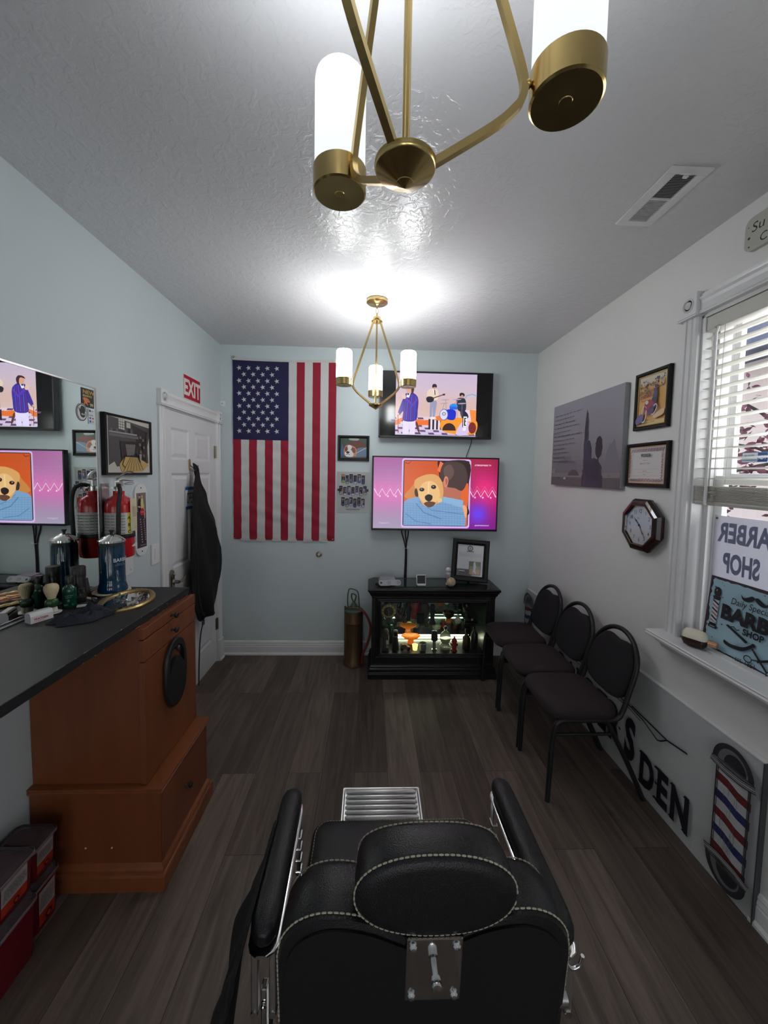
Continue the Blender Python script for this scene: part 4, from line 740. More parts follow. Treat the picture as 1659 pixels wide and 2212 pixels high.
a.ell(112, 706, 14, 9, (50, 40, 42)); a.line([(95, 724), (112, 718), (130, 724)], 4, (60, 40, 40)); a.ell(96, 686, 5, 3, (30, 20, 20)); a.ell(140, 686, 5, 3, (30, 20, 20)); a.line([(180, 712), (262, 668)], 3, (215, 225, 230)); a.blob([(52, 735), (140, 742), (265, 738), (265, 750), (52, 750)], (70, 60, 60)); a.build('picture_print', t)
t = thing('card_poster', 'silver grey poster printed with three rows of baseball cards', 'poster', (-.1515, YB, 1.4755), 'back'); signboard(t, 'metal_sheet', .284, .360, .0025, mat('silver_grey_print_sheet', (.42, .42, .42), .4, metal=.25), .012)
a = Art(PRINT, .0027, mp=fit(130, 2010, 1450, 370, -.142, -.180, .142, .180)); rd = random.Random(12)
def card(x, y):
    w, h = 145, 370; a.poly([(x-10, y-12), (x+w+10, y-12), (x+w+10, y+h-40), (x+w-25, y+h+12), (x+25, y+h+12), (x-10, y+h-40)], (205, 205, 205)); dk = rd.choice([(34, 32, 48), (26, 26, 30), (40, 38, 60), (28, 30, 36)])
    a.poly([(x, y), (x+w, y), (x+w, y+h-45), (x+w-30, y+h), (x+30, y+h), (x, y+h-45)], dk); a.ell(x+w*.5, y+h*.24, 24, 34, rd.choice([(150, 130, 120), (170, 150, 138), (120, 110, 110)]))
    for k in range(5): a.rect(x+rd.uniform(8, 80), y+h*rd.uniform(.1, .8), x+rd.uniform(60, 135), y+h*rd.uniform(.1, .8), rd.choice([(110, 115, 150), (60, 60, 80), (150, 150, 160), (20, 20, 26), (80, 76, 100), (170, 110, 100)]))
    a.blob([(x+25, y+h*.75), (x+w-20, y+h*.72), (x+w-30, y+h*.93), (x+40, y+h*.95)], rd.choice([(165, 170, 200), (90, 95, 140), (150, 160, 150), (60, 70, 120), (190, 190, 200)]))
for i in range(6): card(312+i*164, 450+(50 if i % 2 else 0)); card(312+i*164, 1385+(50 if i % 2 else 0))
for i in range(7): card(226+i*164, 925+(45 if i % 2 else 0))
a.rect(312, 450, 457, 560, (170, 125, 70)); a.ell(385, 750, 50, 60, (140, 175, 70)); a.rect(165, 1050, 230, 1140, (28, 26, 30)); a.rect(1360, 1050, 1420, 1150, (28, 26, 30)); a.rect(640, 452, 785, 478, (40, 38, 44))
q = a.mp(800, 1890); a.text('THANK YOU COACH CARY', q[0], q[1], .0085, (36, 36, 38), sx=.80, off=.03, align='C'); a.scrib(590, 1925, 1030, 1935, 1, (120, 120, 120), .8, 1); a.line([(225, 1870), (260, 1850), (250, 1885), (300, 1860), (325, 1870)], 7, (90, 90, 100)); a.build('printed_cards', t)
for x, y in ((-.140, .178), (.140, .178), (-.138, -.176), (.140, -.176)): b = MB(); b.cyl((x, y, .001), (x, y, .009), .0028, 'steel', 10); b.build('pin', t)

# ------------------------------------------------------------ televisions
def tv(loc, w, h, label, bez=.010, bot=.016, depth=.05):
    t = thing('television', label, 'television', loc, 'back')
    b = MB(); b.box(-w/2, w/2, -h/2, h/2, -depth, -.004, 'black', .004, 2); b.box(-w*.32, w*.32, -h*.42, h*.25, -depth-.012, -depth, 'black', .006)
    for q in ((-w/2, w/2, h/2-bez, h/2), (-w/2, w/2, -h/2, -h/2+bot), (-w/2, -w/2+bez, -h/2, h/2), (w/2-bez, w/2, -h/2, h/2)): b.box(q[0], q[1], q[2], q[3], -.006, .002, 'black', .0015)
    b.build('housing', t); b = MB(); k = YB-loc[1]; b.box(-.1, .1, -.1, .1, -k+.001, -k+.006, 'satin'); b.box(-.03, .03, -.05, .05, -k+.005, -depth-.01, 'satin'); b.build('wall_mount', t)
    return t
PANEL = mat('black_glossy_screen', (.008, .008, .009), .12, var=.05)
t = tv((.550, 3.304, 2.236), .972, .560, 'upper television on the back wall showing a band on a coloured stage')
b = MB(); b.box(-.476, .476, -.264, .27, -.006, -.003, PANEL); b.build('screen_glass', t)
a = Art(SCREEN, -.0028, .00006, fit(362, 610, 1236, 78, -.486, -.280, .486, .280))
a.grad(489, 582, 1112, 92, 26, 16, lambda u, v: mixc(mixc((226, 196, 190), (196, 178, 205), v), (214, 170, 150), .5*math.exp(-((v-.45)/.2)**2)))
a.grad(489, 582, 1112, 440, 16, 4, lambda u, v: mixc((205, 190, 225), (225, 200, 205), v))
for j in range(7):                                                   # chequered stage floor
    for i in range(12):
        if (i+j) % 2: x = 489+i*52-j*14; y = 580-j*20; a.poly([(max(489, x), y), (min(1110, x+44), y), (min(1110, x+36), y-15), (max(489, x-8), y-15)], (96, 66, 112))
a.poly([(489, 470), (560, 440), (520, 500), (489, 510)], (226, 120, 50)); a.poly([(600, 455), (760, 470), (760, 505), (640, 508)], (232, 112, 40))
a.grad(745, 540, 848, 455, 7, 1, lambda u, v: (36, 26, 44) if int(u*7) % 2 == 0 else (230, 215, 230)); a.poly([(745, 455), (848, 470), (930, 440), (820, 428)], (232, 120, 46))
a.blob([(845, 465), (960, 440), (1112, 460), (1112, 560), (1050, 575), (960, 575), (850, 545)], (238, 150, 40)); a.ell(905, 545, 52, 60, (52, 26, 30), a0=PI, a1=2*PI); a.blob([(960, 575), (1000, 480), (1060, 480), (1050, 570)], (210, 190, 230)); a.ell(1085, 520, 30, 46, (120, 36, 36))
a.poly([(1020, 380), (1112, 372), (1112, 465), (1030, 470)], (226, 206, 226)); a.line([(1010, 430), (1012, 300), (1035, 262), (1075, 250), (1112, 262)], 8, (120, 175, 215)); a.poly([(1060, 375), (1112, 378), (1112, 480), (1075, 470)], (236, 140, 60))
# guitarist
a.poly([(752, 300), (800, 300), (806, 330), (790, 445), (776, 445), (774, 350), (768, 445), (752, 445)], (150, 150, 182)); a.blob([(728, 240), (755, 215), (795, 215), (815, 240), (808, 300), (750, 305), (730, 275)], (226, 206, 186)); a.poly([(770, 215), (792, 215), (785, 260)], (235, 235, 240)); a.line([(785, 222), (790, 262)], 7, (46, 36, 46))
a.ell(782, 200, 14, 20, (208, 158, 138)); a.blob([(766, 196), (772, 178), (792, 176), (802, 190), (800, 205), (790, 194), (772, 206)], (44, 32, 40)); a.line([(775, 198), (798, 198)], 6, (26, 22, 28)); a.blob([(722, 290), (745, 275), (780, 285), (775, 315), (735, 322)], (34, 24, 36)); a.line([(770, 290), (862, 256)], 7, (90, 50, 50)); a.poly([(848, 252), (868, 250), (866, 264), (850, 266)], (60, 36, 40)); a.blob([(760, 440), (795, 440), (800, 455), (755, 455)], (235, 225, 225))
# drummer and kit
a.blob([(955, 295), (985, 280), (1020, 288), (1032, 330), (1025, 385), (975, 385), (960, 340)], (40, 46, 66)); a.ell(997, 262, 17, 22, (196, 146, 126)); a.blob([(978, 258), (982, 243), (1002, 240), (1018, 252), (1014, 270), (1000, 256), (984, 268)], (34, 28, 36)); a.line([(962, 310), (940, 330), (955, 340)], 10, (200, 150, 130)); a.blob([(990, 370), (1040, 400), (1050, 440), (1000, 440)], (36, 34, 56))
a.ell(935, 352, 32, 24, (34, 140, 236)); a.poly([(903, 352), (967, 352), (964, 376), (906, 376)], (24, 96, 226)); a.blob([(880, 380), (950, 385), (945, 455), (885, 450)], (24, 40, 200)); a.ell(863, 418, 34, 46, (60, 66, 190)); a.ell(861, 418, 29, 41, (212, 214, 236)); a.ell(862, 412, 15, 14, (120, 110, 140)); a.ell(862, 412, 9, 8, (210, 210, 230))
for x, y, w in ((870, 300, 34), (862, 328, 32), (960, 295, 34), (1000, 326, 36)): a.ell(x, y, w, 5, (180, 160, 175), rot=-.08)
for p, q in (((870, 300), (880, 380)), ((960, 295), (955, 360)), ((1000, 326), (1000, 440)), ((862, 328), (850, 385)), ((960, 380), (970, 450))): a.line([p, q], 3, (130, 130, 150))
# singer in a striped jacket
a.poly([(548, 470), (645, 470), (640, 582), (600, 582), (598, 500), (592, 582), (545, 582)], (226, 214, 250)); jk = smooth_pts([(560, 262), (600, 245), (640, 262), (662, 300), (660, 380), (645, 470), (550, 472), (548, 400), (520, 430), (508, 410), (530, 340), (545, 300)], 5); a.poly(jk, (58, 40, 150))
for i, c in enumerate(((122, 40, 90), (80, 90, 220), (122, 40, 90), (80, 90, 220), (122, 40, 90), (70, 80, 210))): a.line([(568+i*15, 262+abs(i-2)*3), (562+i*15, 380), (560+i*15, 468)], 4, c)
a.line([(655, 300), (620, 350), (565, 300)], 22, (64, 56, 190)); a.line([(655, 296), (618, 344), (568, 296)], 4, (150, 50, 90)); a.blob([(535, 265), (555, 255), (568, 285), (560, 300), (540, 295)], (226, 186, 176)); a.poly([(575, 255), (605, 245), (590, 290), (570, 285)], (226, 226, 240)); a.poly([(575, 258), (590, 252), (592, 266), (578, 270)], (34, 26, 50))
a.ell(592, 222, 26, 34, (216, 160, 140)); a.blob([(560, 215), (575, 195), (610, 190), (628, 215), (622, 250), (608, 262), (606, 225), (596, 206), (574, 210)], (62, 34, 40)); a.line([(515, 415), (505, 440)], 12, (216, 160, 140)); a.line([(508, 430), (512, 575)], 5, (150, 50, 40)); a.blob([(645, 480), (660, 490), (678, 560), (665, 560), (650, 520)], (90, 50, 50))
a.poly([(1008, 430), (1042, 430), (1040, 516), (1006, 516)], (40, 36, 44)); a.poly([(1014, 430), (1042, 430), (1040, 516), (1012, 516)], (232, 232, 236)); a.poly([(1020, 440), (1036, 440), (1036, 448), (1028, 448), (1028, 464), (1034, 464), (1034, 472), (1028, 472), (1028, 496), (1036, 496), (1036, 505), (1018, 505)], (26, 24, 28)); a.poly([(1012, 521), (1036, 521), (1034, 545), (1010, 545)], (226, 230, 236))
a.line([(489, 585), (1112, 590)], 3, (235, 230, 250)); a.build('screen_picture', t)
t = tv((.568, 3.324, 1.476), 1.106, .646, 'lower television on the back wall showing a puppy on a man\'s shoulder', .011, .014)
a = Art(SCREEN, -.0028, .00006, fit(294, 1325, 1282, 742, -.553, -.323, .553, .323))
def bgc(u, v):
    c = mixc(mixc((160, 150, 175), (160, 90, 150), v), (205, 110, 175), math.exp(-((v-.5)/.22)**2)); r = mixc(mixc((120, 20, 130), (150, 20, 60), v), (225, 40, 120), math.exp(-((v-.55)/.3)**2-((u-.9)/.14)**2)); r = mixc(r, (100, 60, 230), math.exp(-((v-.22)/.16)**2-((u-.85)/.08)**2)); return mixc(c, r, (u-.35)/.4)
a.grad(306, 1309, 1274, 753, 40, 24, bgc)
for x0, x1 in ((312, 528), (1056, 1266)):
    for dy, w, c in ((-30, 3, (214, 140, 190)), (0, 9, (226, 196, 222))):
        n_ = 7; a.line([(x0+(x1-x0)*i/n_, 1020+dy+(32 if i % 2 else -22)) for i in range(n_+1)], w, c)
    for i in range(3): a.ell(x0+45+i*62, 1056, 6, 7, (236, 210, 232))
def rrect(x0, y0, x1, y1, r, c):
    a.poly([(cx+r*math.cos(q), cy+r*math.sin(q)) for cx, cy, a0 in ((x1-r, y1-r, 0), (x0+r, y1-r, PI/2), (x0+r, y0+r, PI), (x1-r, y0+r, 1.5*PI)) for q in [a0+i*PI/10 for i in range(6)]], c)
rrect(524, 758, 1062, 1302, 20, (206, 176, 226)); rrect(536, 770, 1050, 1288, 14, (30, 20, 22)); a.grad(543, 1284, 1044, 776, 8, 8, lambda u, v: mixc((222, 92, 34), (196, 80, 28), v))
a.blob([(800, 780), (830, 776), (1044, 776), (1044, 960), (1000, 1000), (985, 1060), (1040, 1120), (1044, 1200), (840, 1200), (840, 1040), (810, 860)], (40, 22, 22)); a.blob([(985, 1040), (1010, 980), (1044, 950), (1044, 1125), (1005, 1110)], (220, 96, 40)); a.poly([(820, 776), (800, 850), (830, 870), (860, 800)], (232, 110, 60))
a.blob([(850, 930), (985, 960), (990, 1060), (1020, 1110), (850, 1110), (840, 1000)], (176, 104, 84)); a.blob([(823, 850), (850, 790), (920, 776), (1000, 800), (1036, 880), (1030, 950), (995, 1005), (940, 985), (880, 975), (852, 940), (826, 900)], (70, 52, 52)); a.blob([(850, 830), (900, 800), (930, 860), (900, 920), (860, 900)], (98, 74, 70)); a.blob([(858, 900), (876, 895), (888, 930), (876, 978), (860, 975), (850, 940)], (206, 128, 104)); a.blob([(865, 915), (878, 915), (880, 940), (870, 960)], (170, 84, 70))
a.poly([(543, 1110), (560, 1085), (590, 1066), (620, 1060), (660, 1060), (760, 1080), (850, 1055), (930, 1065), (1008, 1085), (1010, 1150), (1024, 1190), (1032, 1230), (1030, 1284), (543, 1284)], (118, 156, 196))
for i in range(22): a.line([(548+i*23, 1100+abs(11-i)*1), (556+i*23, 1282)], 2, (96, 134, 178))
for i in range(10): a.line([(545, 1110+i*18), (1028, 1110+i*18+(12 if i % 2 else 8))], 2, (92, 130, 174))
a.poly([(850, 1052), (1008, 1080), (1005, 1140), (850, 1095)], (132, 170, 206)); a.line([(640, 1110), (700, 1180), (840, 1230)], 7, (84, 120, 164)); a.line([(660, 1090), (760, 1160), (1010, 1190)], 6, (88, 124, 168)); a.line([(560, 1190), (640, 1250), (760, 1270)], 6, (88, 124, 168)); a.blob([(1005, 1120), (1040, 1140), (1036, 1220), (1020, 1190)], (232, 160, 110))
a.blob([(552, 1040), (600, 980), (640, 930), (700, 900), (760, 960), (680, 1040), (600, 1070), (560, 1068)], (196, 128, 66)); a.blob([(630, 1000), (625, 930), (700, 886), (780, 880), (830, 920), (850, 1000), (845, 1060), (820, 1100), (740, 1135), (690, 1115), (655, 1050), (640, 1050)], (214, 158, 96)); a.blob([(655, 1040), (680, 960), (740, 930), (800, 960), (825, 1040), (800, 1090), (740, 1120), (690, 1095)], (228, 182, 124))
a.blob([(625, 1010), (640, 990), (655, 1040), (650, 1056), (632, 1050)], (60, 40, 40)); a.ell(682, 1000, 20, 15, (44, 26, 22)); a.ell(773, 978, 20, 16, (44, 26, 22)); a.ell(679, 996, 5, 4, (180, 160, 150)); a.ell(770, 974, 5, 4, (180, 160, 150)); a.blob([(700, 1110), (735, 1092), (790, 1100), (770, 1130), (735, 1138)], (96, 62, 46)); a.blob([(708, 1052), (735, 1036), (765, 1048), (762, 1078), (738, 1092), (712, 1078)], (34, 24, 24)); a.blob([(805, 1070), (835, 1066), (842, 1090), (812, 1100)], (222, 186, 130)); a.line([(735, 940), (732, 1030)], 12, (236, 200, 150)); a.line([(548, 792), (575, 800), (590, 782)], 4, (50, 20, 20))
q = a.mp(1090, 808); a.text('ATMOSPHERE TV', q[0], q[1], .0125, (232, 200, 220), sx=1.05, off=.02); q = a.mp(352, 1272); a.text('happytv', q[0], q[1], .018, (200, 184, 205), sx=1.1); q = a.mp(1105, 1282); a.text('@HAPPYKIDDUDDLE', q[0], q[1], .009, (226, 190, 226), off=.02); a.build('screen_picture', t)
b = Art(PRINT, .0024); b.text('LG', -.008, -.319, .006, (120, 120, 122), off=.02, align='C'); b.build('lettering', t)

# cables
def cable(name, label, paths, r, m='rubber', **k):
    t = thing(name, label, 'cable', paths[0][0]); bb = None
    for i, p in enumerate(paths):
        b = MB(); b.T = Matrix.Translation(-Vector(paths[0][0])); b.tube(smooth_pts(p, 5, False), r, m, 8); b.build('wire', t)
    return t
t = cable('power_cable', 'bundle of black cables hanging below the lower television', [[(.285, 3.385, 1.17), (.29, 3.392, 1.12), (.318, 3.394, 1.02), (.325, 3.394, .95), (.322, 3.392, .80), (.318, 3.385, .69)],
    [(.318, 3.385, 1.17), (.322, 3.388, 1.10), (.330, 3.386, 1.0), (.332, 3.388, .85), (.326, 3.38, .69)], [(.348, 3.385, 1.17), (.345, 3.39, 1.10), (.332, 3.38, 1.02), (.336, 3.392, .9), (.334, 3.39, .69)]], .005)
b = MB(); b.T = Matrix.Translation((-.285, -3.385, -1.17)); b.box(.334, .352, 3.362, 3.374, .985, 1.012, 'white', .003); b.build('plug', t)
b = MB(); b.T = Matrix.Translation((-.285, -3.385, -1.17)); b.tube([(.338+.014*math.cos(q), 3.386+.012*math.sin(q), .985) for q in [2*PI*i/14 for i in range(14)]], .002, 'white', 6, True); b.tube([(.32, 3.392, .985), (.27, 3.396, .983), (.22, 3.397, .985)], .0012, 'white', 6); b.build('cable_tie', t)
cable('power_cable', 'thin black cable between the two televisions', [[(.885, 3.38, 1.97), (.885, 3.388, 1.93), (.868, 3.392, 1.87), (.846, 3.388, 1.81), (.845, 3.38, 1.78)]], .0035)

# ------------------------------------------------------------ display cabinet
SX0, SX1, SY0, SY1 = .030, 1.020, 3.0, 3.30
t = cab = thing('display_cabinet', 'low black display cabinet with a glass front and lit shelves against the back wall', 'cabinet', ((SX0+SX1)/2, 3.15, 0)); TT = Matrix.Translation((-(SX0+SX1)/2, -3.15, 0))
def BT(): b = MB(); b.T = TT; return b
def rect_loft(b, prof, m, x0=SX0, x1=SX1, y0=SY0, y1=SY1): b.loft([[(x0-o, y0-o, z), (x1+o, y0-o, z), (x1+o, y1+min(o, .02), z), (x0-o, y1+min(o, .02), z)] for o, z in prof], m, False)
b = BT(); rect_loft(b, [(.026, 0), (.026, .040), (.022, .046), (.022, .052), (.018, .056), (.018, .078), (.010, .088), (.010, .098), (.002, .104), (0, .118)], 'blackwood'); b.build('plinth', t)
WX0, WX1, WZa, WZb = .100, .945, .208, .625
b = BT(); b.box(SX0, WX0, SY0, SY1, .11, .66, 'blackwood'); b.box(WX1, SX1, SY0, SY1, .11, .66, 'blackwood'); b.box(WX0, WX1, SY0, SY1, .11, WZa, 'blackwood'); b.box(WX0, WX1, SY0, SY0+.02, WZb, .66, 'blackwood'); b.box(WX0, WX1, SY0+.02, SY1, .655, .66, 'blackwood'); b.box(WX0, WX1, SY1-.012, SY1, WZa, .66, 'blackwood'); b.build('carcass', t)
b = BT(); pf = [(0, 0), (.010, 0), (.013, .006), (.009, .012), (.012, .018), (.006, .026), (.008, .034), (0, .042)]
for k in range(4):                                                    # stepped picture moulding around the glass
    cs = [(WX0, WZa, -1, -1), (WX1, WZa, 1, -1), (WX1, WZb, 1, 1), (WX0, WZb, -1, 1)]; A, B_ = cs[k], cs[(k+1) % 4]
    b.add([(c[0]+c[2]*o, SY0-d, c[1]+c[3]*o) for c in (A, B_) for d, o in pf], [(i, i+1, 8+i+1, 8+i) for i in range(7)], 'blackwood')
b.build('glass_moulding', t)
b = BT(); rect_loft(b, [(0, .655), (.004, .663), (.004, .672), (.012, .680), (.020, .700), (.026, .706), (.026, .712)], 'blackwood'); b.build('cornice', t)
b = BT(); o = .030; ch = .045
def topring(o, z): X0, X1, Y0, Y1 = SX0-o, SX1+o, SY0-o, SY1+.01; return [(X0, Y0, z), (X1, Y0, z), (X1, Y1-ch, z), (X1-ch, Y1, z), (X0+ch, Y1, z), (X0, Y1-ch, z)]
b.loft([topring(.026, .712), topring(.034, .718), (topring(.036, .728)), topring(.030, .738)], 'blackwood', False); b.build('top', t)
b = BT(); b.box(.16, .90, 3.03, 3.27, .7382, .7412, mat('dark_tinted_glass_inlay', (.01, .022, .02), .07, var=.05), .001); b.build('glass_inlay', t)
b = BT(); b.box(WX0-.002, WX1+.002, SY0+.004, SY0+.008, WZa, WZb, CGLASS); b.build('front_glass', t)
b = BT(); b.box(WX0+.002, WX1-.002, SY1-.016, SY1-.0125, WZa, .65, mat('dim_mirror', (.35, .36, .34), .03, metal=1, var=.05)); b.build('mirror_back', t)
b = BT(); b.box(WX0+.001, WX1-.001, SY0+.02, SY1-.02, .425, .431, SHELFG); b.build('shelf', t)
b = BT(); b.cyl((WX0+.04, SY1-.05, .407), (WX1-.12, SY1-.05, .407), .008, 'lampwhite', 12); b.build('fluorescent_tube', t)
b = BT(); b.cyl((WX0+.06, SY1-.04, .222), (WX1-.05, SY1-.04, .222), .007, 'lampwhite', 12); b.build('fluorescent_tube', t)  # extra tube added to brighten the lower zone
b = BT(); b.box(WX0+.03, WX1-.1, SY1-.065, SY1-.035, .414, .424, 'white'); b.build('tube_holder', t)
CTOP = .7415
# --- inside: every piece on its shelf
Z0, Z1 = WZa+.0005, .4315
def curio(name, label, cat, x, y, z, parts, rotz=0, **k):
    t = thing(name, label, cat, (x, y, z), rotz=rotz, **k)
    for pn, fn in parts: b = MB(); fn(b); b.build(pn, t)
    return t
CG = CGLASS
t = thing('round_clock', 'round clock with a gold numeral ring inside the display cabinet', 'clock', (.166, 3.045, Z1), rot=Matrix.Identity(4))
b = MB(); b.cyl((0, .004, .098), (0, .02, .098), .062, 'dgrey', 36); b.box(-.02, .02, .0, .03, 0, .05, 'dgrey', .003); b.build('case', t)
a = Art(PRINT, .0); a.T = Matrix.Translation((0, .0035, .098)) @ frame('back'); a.ell(0, 0, .058, .058, (196, 176, 96), 36); a.ell(0, 0, .040, .040, (44, 26, 20), 36)
for i in range(12): q = PI/6*i; a.line([(.044*math.cos(q), .044*math.sin(q)), (.055*math.cos(q), .055*math.sin(q))], .005, (50, 40, 24))
a.line([(0, 0), (.002, -.034)], .003, (200, 160, 110)); a.line([(0, 0), (-.008, .018)], .003, (200, 160, 110)); a.build('dial', t)
curio('teddy_bear', 'brown bear figure on the top shelf of the display cabinet', 'figurine', .262, 3.06, Z1, [('body', lambda b: (b.ball((0, 0, .045), .036, 'brown', sz=1.1), b.ball((0, -.005, .095), .026, 'brown'), [b.ball((s*.035, -.012, .02), .018, 'brown', 12) for s in (-1, 1)], [b.ball((s*.036, -.008, .062), .014, 'brown', 12, 1.5) for s in (-1, 1)])), ('ear', lambda b: b.ball((-.02, 0, .118), .010, 'brown', 10)), ('ear', lambda b: b.ball((.02, 0, .118), .010, 'brown', 10))])
curio('bottle', 'dark green bottle behind the bear in the display cabinet', 'bottle', .285, 3.16, Z1, [('glass', lambda b: b.lathe([(.028, 0), (.03, .004), (.03, .1), (.012, .13), (.011, .17), (.013, .175), (.001, .176)], 'green', 24))])
curio('bottle', 'black bottle with a clear neck between the bear and the red tin', 'bottle', .335, 3.12, Z1, [('glass', lambda b: b.lathe([(.022, 0), (.024, .004), (.024, .1), (.010, .125), (.010, .155)], 'black', 24)), ('stopper', lambda b: b.lathe([(.012, .155), (.015, .17), (.001, .18)], 'alum', 16))])
curio('tin', 'tall red tin canister on the top shelf of the display cabinet', 'tin', .395, 3.17, Z1, [('canister', lambda b: b.lathe([(.034, 0), (.036, .003), (.036, .05), (.034, .054), (.036, .058), (.036, .12), (.033, .124)], 'red', 28)), ('lid', lambda b: b.lathe([(.038, .124), (.038, .14), (.03, .15), (.001, .155)], 'red', 28))])
curio('mug', 'dark navy square cup with a pointed flap on the top shelf', 'cup', .425, 3.045, Z1, [('cup', lambda b: b.prism([(-.030, .010), (0, 0), (.030, .010), (.030, .082), (.012, .078), (-.012, .082), (-.030, .080)], -.02, .02, 'navy', map3=lambda u, v, w: (u, w, v)))])
curio('bottle', 'black pawn shaped bottle on the top shelf of the display cabinet', 'bottle', .524, 3.05, Z1, [('glass', lambda b: b.lathe([(.032, 0), (.034, .004), (.030, .012), (.020, .03), (.017, .06), (.022, .095), (.030, .10), (.018, .108), (.016, .116)], 'satin', 28)), ('head', lambda b: b.ball((0, 0, .138), .024, 'satin'))])
curio('jar', 'dark grey round jar behind the pawn bottle', 'jar', .475, 3.18, Z1, [('jar', lambda b: b.lathe([(.04, 0), (.048, .02), (.048, .09), (.03, .12), (.03, .13), (.001, .135)], 'dgrey', 28))])
curio('shaving_mug', 'amber and brown shaving bowl on the top shelf at right', 'mug', .665, 3.09, Z1, [('bowl', lambda b: b.lathe([(.020, 0), (.024, .004), (.020, .03), (.045, .055), (.048, .085), (.044, .085), (.038, .06), (.001, .05)], 'brown', 28)), ('foot', lambda b: b.lathe([(.0245, 0), (.027, .002), (.022, .028)], 'amber', 24)), ('soap', lambda b: b.ball((.0, 0, .078), .034, 'oldbrass', sz=.5))])
curio('perfume_bottle', 'small round clear bottle with a ball stopper on the top shelf at right', 'bottle', .735, 3.05, Z1, [('glass', lambda b: b.lathe([(.012, 0), (.022, .008), (.027, .026), (.022, .046), (.008, .055), (.008, .064)], 'cream', 24)), ('stopper', lambda b: b.ball((0, 0, .073), .009, 'alum'))])
curio('shoe', 'small black shoe with a strap on the top shelf at far right', 'shoe', .845, 3.06, Z1, [('sole', lambda b: b.box(-.055, .055, -.02, .02, 0, .007, 'black', .003)), ('upper', lambda b: b.loft([[(x, w*math.cos(q), .007+h*(.5+.5*math.sin(q))) for q in [2*PI*i/14 for i in range(14)]] for x, w, h in ((-.052, .012, .03), (-.04, .018, .045), (-.015, .018, .04), (.02, .018, .026), (.045, .017, .02), (.055, .008, .012))], 'leather')), ('buckle', lambda b: b.box(-.004, .01, -.021, -.018, .03, .045, 'cream', .001))])
curio('ornament', 'dark red carved ornament behind the shoe in the display cabinet', 'ornament', .835, 3.18, Z1, [('figure', lambda b: (b.lathe([(.03, 0), (.034, .01), (.02, .05), (.036, .09), (.03, .13), (.012, .15)], 'maroon', 20), b.ball((0, 0, .165), .018, 'maroon')))])
curio('bottle', 'dark bottle with a cork head and a cream label, at left on the bottom shelf', 'bottle', .145, 3.05, Z0, [('glass', lambda b: b.lathe([(.026, 0), (.028, .004), (.028, .12), (.020, .14)], 'dgrey', 24)), ('cork', lambda b: b.ball((0, 0, .157), .024, 'oldbrass', sz=.9)), ('label_patch', lambda b: (b.box(.004, .022, -.031, -.0285, .06, .095, 'cream'), b.box(.004, .022, -.031, -.0285, .03, .05, 'bare')))])
curio('bottle', 'black bottle with two white rings on the bottom shelf', 'bottle', .228, 3.06, Z0, [('glass', lambda b: b.lathe([(.028, 0), (.030, .004), (.024, .05), (.020, .09), (.018, .14), (.016, .16), (.001, .163)], 'black', 24)), ('ring', lambda b: b.lathe([(.0205, .112), (.0215, .114), (.0205, .117)], 'white', 24, caps=False)), ('ring', lambda b: b.lathe([(.0175, .155), (.0185, .157), (.0175, .160)], 'white', 24, caps=False))])
curio('ashtray', 'orange glass dish raised on the bottom shelf of the display cabinet', 'dish', .365, 3.17, Z0, [('bowl', lambda b: b.lathe([(.03, .0), (.022, .04), (.055, .048), (.082, .068), (.078, .072), (.05, .057), (.001, .052)], mat('orange_glowing_glass', (.9, .22, .01), .15, trans=.3, emit=.25), 32, sy=.7))])  # dish is no lamp; emission imitates light shining through the glass
curio('tumbler', 'dark grey toy car on the bottom shelf of the display cabinet', 'toy car', .305, 3.05, Z0, [('body', lambda b: b.prism([(-.04, .012), (.042, .012), (.040, .03), (.02, .034), (.008, .052), (-.026, .052), (-.038, .034)], -.018, .018, 'oldbrass', map3=lambda u, v, w: (u, w, v)))]+[('wheel', (lambda x: lambda b: b.cyl((x, -.021, .0125), (x, -.012, .0125), .0125, 'black', 16))(x)) for x in (-.025, .026)])
curio('yellow_tumbler', 'yellow glass tumbler with added glow on the bottom shelf', 'yellow_tumbler', .388, 3.055, Z0, [('cup', lambda b: b.lathe([(.018, 0), (.024, .045), (.022, .045), (.016, .01), (.001, .01)], mat('glowing_yellow_glass', (1, .75, .25), .4, emit=1.6), 24))])  # glass tumbler; its yellow brightness is put in as emission, no flame inside
curio('glass_mug', 'clear glass mug engraved on the bottom shelf', 'mug', .452, 3.05, Z0, [('glass', lambda b: b.lathe([(.024, 0), (.028, .003), (.030, .06), (.027, .06), (.025, .012), (.001, .010)], mat('grey_engraved_glass', (.35, .37, .34), .15, trans=.4), 28)), ('handle', lambda b: b.tube([(.028+.02*math.sin(q), 0, .032-.02*math.cos(q)) for q in [PI*i/10 for i in range(11)]], .004, CG, 8))])
curio('razor', 'black and silver razor standing on the bottom shelf', 'razor', .545, 3.05, Z0, [('handle', lambda b: b.lathe([(.022, 0), (.022, .008), (.014, .014), (.013, .07), (.017, .085)], 'chrome', 24)), ('head', lambda b: b.lathe([(.026, .085), (.028, .10), (.026, .135), (.020, .16), (.001, .165)], 'black', 24))])
curio('decanter', 'round clear glass decanter on the bottom shelf', 'decanter', .640, 3.075, Z0, [('glass', lambda b: b.lathe([(.035, 0), (.04, .004), (.044, .03), (.030, .05), (.042, .075), (.048, .10), (.036, .135), (.012, .15), (.011, .165)], mat('pale_glass_body', (.72, .74, .56), .12, trans=.6), 28)), ('stopper', lambda b: b.lathe([(.012, .165), (.018, .178), (.010, .19), (.001, .192)], 'black', 20))])
